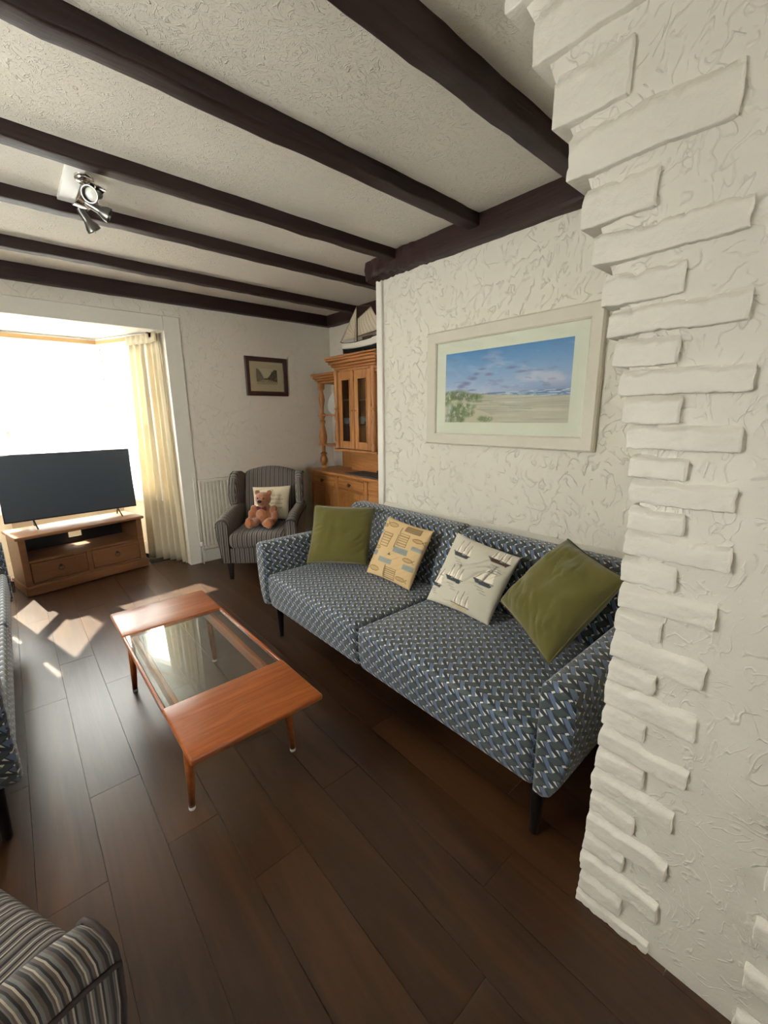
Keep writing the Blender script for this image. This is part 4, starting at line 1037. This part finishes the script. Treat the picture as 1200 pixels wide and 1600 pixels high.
def paint_street(p):
    U, V = p.U, p.V; p.fill(c255(196, 184, 158)); lo_ = np.array(c255(150, 140, 120))
    p.poly([(0, 0.15), (0, 1.0), (0.10, 0.98), (0.22, 0.75), (0.32, 0.48), (0.36, 0.30), (0.30, 0.22)], c255(120, 112, 98)); p.poly([(1, 0.1), (1, 0.95), (0.86, 0.96), (0.74, 0.80), (0.66, 0.62), (0.52, 0.42), (0.55, 0.25)], c255(74, 66, 58))
    p.poly([(0, 0), (1, 0), (1, 0.18), (0.56, 0.30), (0.34, 0.30), (0, 0.16)], c255(164, 154, 132)); p.poly([(0.33, 0.30), (0.57, 0.30), (0.54, 0.42), (0.36, 0.40)], c255(104, 96, 84))
    n = vnoise(U*3, V*3, 8, 61); p.put(np.clip((n-0.55)*6, 0, 1)*((U > 0.6) & (V > 0.15)), c255(146, 134, 112), 0.9)
    for q in range(14):
        x = 0.5+0.04*q; p.ell(x, 0.13+0.10*abs(math.sin(q*2.1)), 0.014, 0.05, c255(52, 46, 42), 0.9, 0.5)
    for q in range(6): p.ell(0.08+0.06*q, 0.20+0.03*math.sin(q*3), 0.02, 0.035, c255(70, 64, 58), 0.8, 0.5)
    for i in range(4):
        for j in range(4): p.ell(0.72+0.07*i, 0.45+0.12*j, 0.016, 0.035, c255(40, 36, 34), 0.8, 0.4)
picture('street_picture', 'small brown-framed sepia street photograph on the window wall', (2.232, YF-0.001, 1.923), 0, 0.485, 0.402, [(0, 0), (0, 0.020), (0.006, 0.024), (0.040, 0.018), (0.048, 0.012), (0.050, 0.004)], 'frame_brown', 0, 'old_mount', paint_street, 90, 70, 0.245, 0.165)
def paint_pale(p):
    p.fill(c255(206, 204, 196)); p.put(np.clip((vnoise(p.U, p.V*2, 5, 71)-0.4)*3, 0, 1), c255(170, 180, 186), 0.7); p.put((p.V < 0.35).astype(float), c255(190, 180, 160), 0.6)
picture('pale_picture', 'pale white-framed picture on the left wall, mirrored faintly in the beach picture glass', (XL+0.001, 3.39, 1.81), PI/2, 1.18, 0.78, prof_big, 'white_gloss', 0, 'mount_card', paint_pale, 30, 20, 0.9, 0.5)

# ================================================================== RADIATOR
ra = thing('radiator', 'white panel radiator under the small picture', 'radiator', (1.385, YF-0.03, 0))
bm = bmesh.new(); Lr, n = 1.05, 27; V = []; F = []
prof = []
for i in range(n):
    x = 0.02+(Lr-0.04)*i/n; wv = (Lr-0.04)/n
    prof += [(x, -0.040), (x+wv*0.18, -0.052), (x+wv*0.62, -0.052), (x+wv*0.80, -0.040)]
prof = [(0.0, -0.040)]+prof+[(Lr, -0.040), (Lr, -0.022), (0.0, -0.022)]
prism('front_panel', prof, 0.19, 0.86, 2, 'radiator_enamel', ra, 0.0, ang=30)
box('top_grille', 0.0, -0.058, 0.860, Lr, 0.0, 0.885, 'radiator_enamel', ra, 0.004); box('bottom_edge', 0.0, -0.050, 0.165, Lr, -0.018, 0.190, 'radiator_enamel', ra, 0.004)
box('side_cover', -0.006, -0.056, 0.18, 0.0, 0.0, 0.87, 'radiator_enamel', ra, 0.002)
for x in (0.2, 0.8): box('bracket', x, -0.022, 0.3, x+0.03, 0.029, 0.75, 'radiator_enamel', ra, 0.002)
vp = tube('pipe', [(-0.035, -0.035, 0.0), (-0.035, -0.035, 0.16), (-0.030, -0.035, 0.185), (0.0, -0.035, 0.190)], 0.0075, 'white_paint', ra, 10)
lathe('valve_cap', [(0.012, 0.0), (0.015, 0.006), (0.015, 0.035), (0.010, 0.045)], 'white_gloss', vp, (-0.035, -0.035, 0.195), 14)
pp = tube('heating_pipe', [(XA+0.0-1.735, YF-0.022, 0.0), (XA-1.735, YF-0.022, 0.9)], 0.0075, 'white_paint'); tag(pp, 'thin white upright pipe beside the radiator at the bay trim', 'pipe')

# ================================================================== CURTAINS
def curtain(name, path, z0, z1, folds, amp, mat, label, cat, bottom_path=None, thick=0.003, nz=24, per=10, seed=0, gather=0.0):
    P = [Vector(p) for p in path]; Q = [Vector(p) for p in (bottom_path or path)]
    def walk(pts, s):
        L = [0]
        for a, b in zip(pts, pts[1:]): L.append(L[-1]+(b-a).length)
        d = s*L[-1]
        for i in range(len(pts)-1):
            if d <= L[i+1] or i == len(pts)-2:
                f = (d-L[i])/(L[i+1]-L[i]); t = (pts[i+1]-pts[i]).normalized(); return pts[i]+(pts[i+1]-pts[i])*f, Vector((t.y, -t.x))
    n = folds*per; V = []; F = []; rs = random.Random(seed); ph = [rs.uniform(-0.5, 0.5) for _ in range(folds+2)]; am = [rs.uniform(0.55, 1.25) for _ in range(folds+2)]
    for k in ((0, 1) if thick else (0,)):
        for i in range(n+1):
            s = i/n; a, na = walk(P, s); b, nb = walk(Q, s)
            for j in range(nz+1):
                f = j/nz; p = b*(1-f)+a*f; nr = nb*(1-f)+na*f
                q = s*folds; qi = int(q); pf = ph[qi]*(1-(q-qi))+ph[min(qi+1, folds+1)]*(q-qi); aa = am[qi]*(1-(q-qi))+am[min(qi+1, folds+1)]*(q-qi)
                w = math.sin(2*PI*q+pf*2*(1-f))*amp*aa*(0.55+0.45*(1-f))
                if f > 0.955 and gather: w *= gather
                w += 0.012*noise.noise(Vector((s*3, f*2, seed)))*(1-f)
                V.append(Vector((p.x+nr.x*(w+k*thick), p.y+nr.y*(w+k*thick), z0+(z1-z0)*f)))
    N = (n+1)*(nz+1); m = nz+1
    for i in range(n):
        for j in range(nz):
            a = i*m+j; F.append((a, a+m, a+m+1, a+1))
            if thick: F.append((N+a, N+a+1, N+a+m+1, N+a+m))
    rim = [i*m for i in range(n+1)]+[n*m+j for j in range(1, m)]+[i*m+m-1 for i in range(n-1, -1, -1)]+[j for j in range(m-2, 0, -1)]
    if thick:
        for a, b in zip(rim, rim[1:]+rim[:1]): F.append((a, b, N+b, N+a))
    t = thing(name, label, cat, (P[0].x, P[0].y, z0)); off = Vector((P[0].x, P[0].y, z0))
    pyd('cloth', [v-off for v in V], F, mat, t, 180)
    return t, off
TRK = offset_plan(PB, -0.12)
ct, off = curtain('curtain', [(1.19, 4.535), (1.185, 4.66), (1.035, 4.98)], 0.012, 2.265, 6, 0.030, 'curtain_cloth', 'cream full-length curtain drawn back at the right of the bay', 'curtain', bottom_path=[(1.215, 4.535), (1.20, 4.66), (0.985, 5.02)], seed=3, gather=0.6, per=12)
# pencil-pleat heading
tz_ = [Vector(p) for p in ((1.185, 4.53), (1.18, 4.66), (1.03, 4.98))]
hd = []
for k in range(41):
    f = k/40*2; i = min(1, int(f)); p = tz_[i]*(1-(f-i))+tz_[i+1]*(f-i); t = (tz_[i+1]-tz_[i]).normalized(); w = 0.008*math.sin(k*PI/2*1.0+0.4); hd.append((p.x-0.016+t.y*w, p.y-0.006-t.x*w))
V = []; F = []
for (x, y) in hd:
    for (dz, dd) in ((0, 0), (0.085, 0), (0.085, 0.004), (0, 0.004)): V.append((x-off.x-dd, y-off.y-dd, 2.19-off.z+dz))
for i in range(40):
    for k in range(4): F.append((i*4+k, (i+1)*4+k, (i+1)*4+(k+1) % 4, i*4+(k+1) % 4))
pyd('heading', V, F, 'curtain_cloth', ct, 180)
NP = offset_plan(PB, -0.055)
net1, _ = curtain('net_curtain', [(NP[2].x-0.03, NP[2].y), (NP[3].x+0.03, NP[3].y)], 0.665, 2.235, 15, 0.013, 'net_cloth', 'white net curtain across the front of the bay window', 'net curtain', thick=0, nz=10, per=7, seed=5)
net2, _ = curtain('net_curtain', [(NP[1].x-0.02, NP[1].y+0.05), (NP[2].x+0.01, NP[2].y-0.02)], 0.665, 2.235, 11, 0.014, 'net_cloth', 'white net curtain on the angled right side of the bay', 'net curtain', thick=0, nz=10, per=7, seed=8)
net3, _ = curtain('net_curtain', [(NP[3].x-0.01, NP[3].y-0.02), (NP[4].x+0.02, NP[4].y+0.05)], 0.665, 2.235, 11, 0.014, 'net_cloth', 'white net curtain on the angled left side of the bay', 'net curtain', thick=0, nz=10, per=7, seed=9)
rt_ = thing('curtain_rail', 'peach gathered tape and rail running round the top of the bay', 'curtain rail', (0, 5.4, 2.25))
RP = offset_plan(PB, -0.075); rp = [(p.x, p.y-5.4) for p in (Vector((RP[1].x, 4.60)), RP[1], RP[2], RP[3], RP[4], Vector((RP[4].x, 4.60)))]
def ribbon(name, pts, z0, z1, d, mat, parent):
    V = []; F = []
    for (x, y) in pts:
        V += [(x, y, z0), (x, y, z1), (x, y+d, z1), (x, y+d, z0)]
    for i in range(len(pts)-1):
        for k in range(4): F.append((i*4+k, (i+1)*4+k, (i+1)*4+(k+1) % 4, i*4+(k+1) % 4))
    e = (len(pts)-1)*4; F += [(0, 1, 2, 3), (e+3, e+2, e+1, e)]
    return pyd(name, V, F, mat, parent, 30)
ribbon('tape', rp, -0.010, 0.028, 0.006, 'header_tape', rt_)
ribbon('track', [(x, y+0.012) for x, y in rp], 0.030, 0.044, 0.014, 'white_gloss', rt_)
for (x, y) in ((0.70, 0.062), (0.42, 0.062), (0.15, 0.062)): box('bracket', x-0.012, y-0.01, 0.044, x+0.012, y+0.012, 0.050, 'white_gloss', rt_, 0.001)

# ================================================================== TV AND STAND
ang = math.radians(11.0)
st = thing('tv_stand', 'low wooden television stand with two drawers and an open shelf in the bay', 'tv stand', (-0.072, 4.590, 0), ang)
Wd, Dp, Hh = 0.985, 0.40, 0.53
box('plinth', -0.010, -0.028, 0.0, Wd+0.010, Dp, 0.085, 'stand_wood', st, 0.008); box('top', -0.020, -0.020, Hh-0.028, Wd+0.020, Dp+0.01, Hh, 'stand_wood', st, 0.006)
for x in (0.0, Wd-0.05): box('side', x, 0.0, 0.085, x+0.05, Dp, Hh-0.028, 'stand_wood', st, 0.003)
box('shelf', 0.05, 0.004, 0.285, Wd-0.05, Dp, 0.305, 'stand_wood', st, 0.002); box('bottom', 0.05, 0.008, 0.085, Wd-0.05, Dp, 0.10, 'stand_wood', st, 0)
bk = bmesh.new(); bm_box(bk, 0.05, Dp-0.012, 0.10, Wd-0.05, Dp, 0.36); bm_box(bk, 0.05, Dp-0.012, 0.36, 0.46, Dp, Hh-0.028); bm_box(bk, 0.57, Dp-0.012, 0.36, Wd-0.05, Dp, Hh-0.028)
from_bm('back_panel', bk, 'black_plastic', st)
box('divider', Wd/2-0.02, 0.002, 0.10, Wd/2+0.02, Dp-0.02, 0.285, 'stand_wood', st, 0.002)
for (a, b) in ((0.056, Wd/2-0.024), (Wd/2+0.024, Wd-0.056)):
    d_ = box('drawer', a, -0.004, 0.108, b, 0.016, 0.279, 'stand_wood', st, 0.004)
    box('drawer_field', a+0.022, -0.008, 0.128, b-0.022, -0.003, 0.259, 'stand_wood', d_, 0.003)
    xm = (a+b)/2; h_ = [(xm+0.022*math.cos(q), -0.016-0.004*math.sin(q), 0.195+0.022*math.sin(q)) for q in [PI*2*i/14 for i in range(14)]]
    tube('ring_pull', h_, 0.003, 'dark_bracket', d_, 6, closed=True); lathe('backplate', [(0.012, 0.0), (0.012, 0.006), (0.0, 0.008)], 'dark_bracket', d_, (xm, -0.008, 0.216), 12, rot=Matrix.Rotation(PI/2, 4, 'X'))
tv = thing('television', 'flat screen television, switched off, on the wooden stand', 'television', (-0.135, 4.875, Hh+0.0005), math.radians(5.0))
TWd, TH = 1.045, 0.595
rbox('casing', (0, 0.0, 0.072), (TWd, 0.045, 0.072+TH), 0.005, (2, 1, 2), 'black_plastic', tv, cr=2)
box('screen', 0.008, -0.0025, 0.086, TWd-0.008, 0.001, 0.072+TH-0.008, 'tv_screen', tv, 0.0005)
rbox('back_bulge', (0.2, 0.044, 0.11), (TWd-0.2, 0.075, 0.40), 0.012, (2, 1, 2), 'black_plastic', tv, cr=2)
for x in (0.20, TWd-0.17):
    bm = bmesh.new()
    for s in (-1, 1):
        b0 = len(bm.verts); bm_box(bm, x-0.006, -0.006, 0.0, x+0.006, 0.006, 0.080, 0.002)
        bm.verts.ensure_lookup_table()
        for v in bm.verts[b0:]:
            f = 1-v.co.z/0.080; v.co.y = 0.02+v.co.y+s*f*0.095; v.co.x += 0.012*f
    from_bm('foot', bm, 'black_plastic', tv)

# cables by the stand
pts = [(-0.115-0.028*math.cos(a*1.13)-0.07*math.sin(a), 5.20+0.10*math.cos(a)+0.02*math.sin(a*0.7), 0.008+0.006*(i % 5)) for i, a in enumerate([k*0.42 for k in range(60)])]
cc = tube('white_cable', pts, 0.006, 'cable_white', None, 6); tag(cc, 'loose coil of pale cable on the floor left of the television stand', 'cable')
dc = tube('dark_cable', [(-0.150, 4.70, 0.10), (-0.175, 4.76, 0.05), (-0.215, 4.85, 0.02), (-0.26, 4.93, 0.006), (-0.31, 4.88, 0.006), (-0.36, 4.80, 0.006)], 0.005, 'cable_dark', None, 6); tag(dc, 'dark cable curving away from the side of the television stand', 'cable')
bxx = thing('navy_box', 'dark blue upright case at the left edge behind the far end of the left sofa', 'box', (-0.42, 4.30, 0))
rbox('case', (-0.16, -0.12, 0.0), (0.135, 0.12, 0.46), 0.015, (2, 2, 2), 'navy_cover', bxx, cr=2); box('lid', -0.15, -0.11, 0.458, 0.125, 0.11, 0.475, 'black_plastic', bxx, 0.004)

# ================================================================== CEILING SPOTLIGHT
sp = thing('ceiling_spotlight', 'chrome ceiling spotlight with three heads on a white board between beams', 'spotlight', (0.43, 2.70, ZC))
box('mounting_board', -0.045, -0.205, -0.020, 0.030, 0.295, 0.0, 'white_gloss', sp, 0.003)
lathe('ceiling_cup', [(0.04, -0.020), (0.04, -0.035), (0.03, -0.045), (0.008, -0.050), (0.008, -0.075)], 'chrome', sp, (0.03, -0.05, 0), 24)
V = []; F = []; n = 30
for k in (0, 1):
    for i in range(n+1):
        f = i/n; y = -0.235+0.43*f; xo = 0.045+0.028*math.sin(f*PI*2.0); z = -0.085-0.022*math.cos(f*PI*3)-k*0.004
        wd = 0.026+0.006*math.sin(f*PI)
        V += [(xo-wd, y, z), (xo+wd, y, z-0.01)]
N = 2*(n+1)
for i in range(n):
    a = 2*i; F += [(a, a+1, a+3, a+2), (N+a, N+a+2, N+a+3, N+a+1), (a, a+2, N+a+2, N+a), (a+1, N+a+1, N+a+3, a+3)]
F += [(0, N, N+1, 1), (2*n, 2*n+1, N+2*n+1, N+2*n)]
pyd('wavy_bar', V, F, 'chrome', sp, 40)
def head(y, tgt, x):
    d = Vector(tgt).normalized(); rot = d.to_track_quat('Z', 'Y').to_matrix().to_4x4(); base = Vector((x, y, -0.118))
    h = lathe('spot_head', [(0.0, -0.035), (0.014, -0.033), (0.018, -0.02), (0.019, 0.02), (0.023, 0.035), (0.033, 0.055), (0.035, 0.072), (0.031, 0.072), (0.027, 0.05), (0.0, 0.045)], 'gunmetal', sp, base, 22, rot=rot)
    lathe('lens', [(0.027, 0.052), (0.022, 0.056), (0.0, 0.058)], 'porcelain', h, base, 18, rot=rot)
    tube('arm', [(x, y, -0.08), (x, y, -0.118)], 0.005, 'chrome', h, 8)
    tube('pin', [base+d*0.03, base+d*0.03+Vector((0.03, 0.03, -0.035))], 0.002, 'chrome', h, 6)
head(-0.14, (-0.5, -0.7, -0.35), 0.055); head(0.0, (0.8, -0.2, -0.4), 0.06); head(0.145, (0.55, 0.1, -0.85), 0.04)

# ================================================================== OUTSIDE
gd = box('ground_outside', -25, 5.75, -0.75, 25, 40, -0.65, 'road', None, 0); struct(gd)
hs = thing('house_opposite', 'pale house across the street seen through the net curtain', 'house', (0, 15.0, -0.65))
wbm = bmesh.new(); bm_box(wbm, -12, 0.0, 0, 12, 5, 4.6); from_bm('wall', wbm, 'house_render', hs)
pyd('roof', [(-12.3, -0.3, 4.6), (12.3, -0.3, 4.6), (12.3, 5.3, 4.6), (-12.3, 5.3, 4.6), (-12.3, 2.5, 6.4), (12.3, 2.5, 6.4)], [(0, 1, 5, 4), (2, 3, 4, 5), (0, 4, 3), (1, 2, 5), (0, 3, 2, 1)], 'house_roof', hs, 20)
for x in (-9, -6, -3, 0, 2.4, 4.8, 7.5, 10):
    for z in (0.9, 3.0):
        w_ = box('window', x-0.55, -0.05, z, x+0.55, 0.02, z+1.2, 'white_gloss', hs, 0.01); box('pane', x-0.47, -0.06, z+0.08, x+0.47, -0.048, z+1.12, 'house_glass', w_, 0)
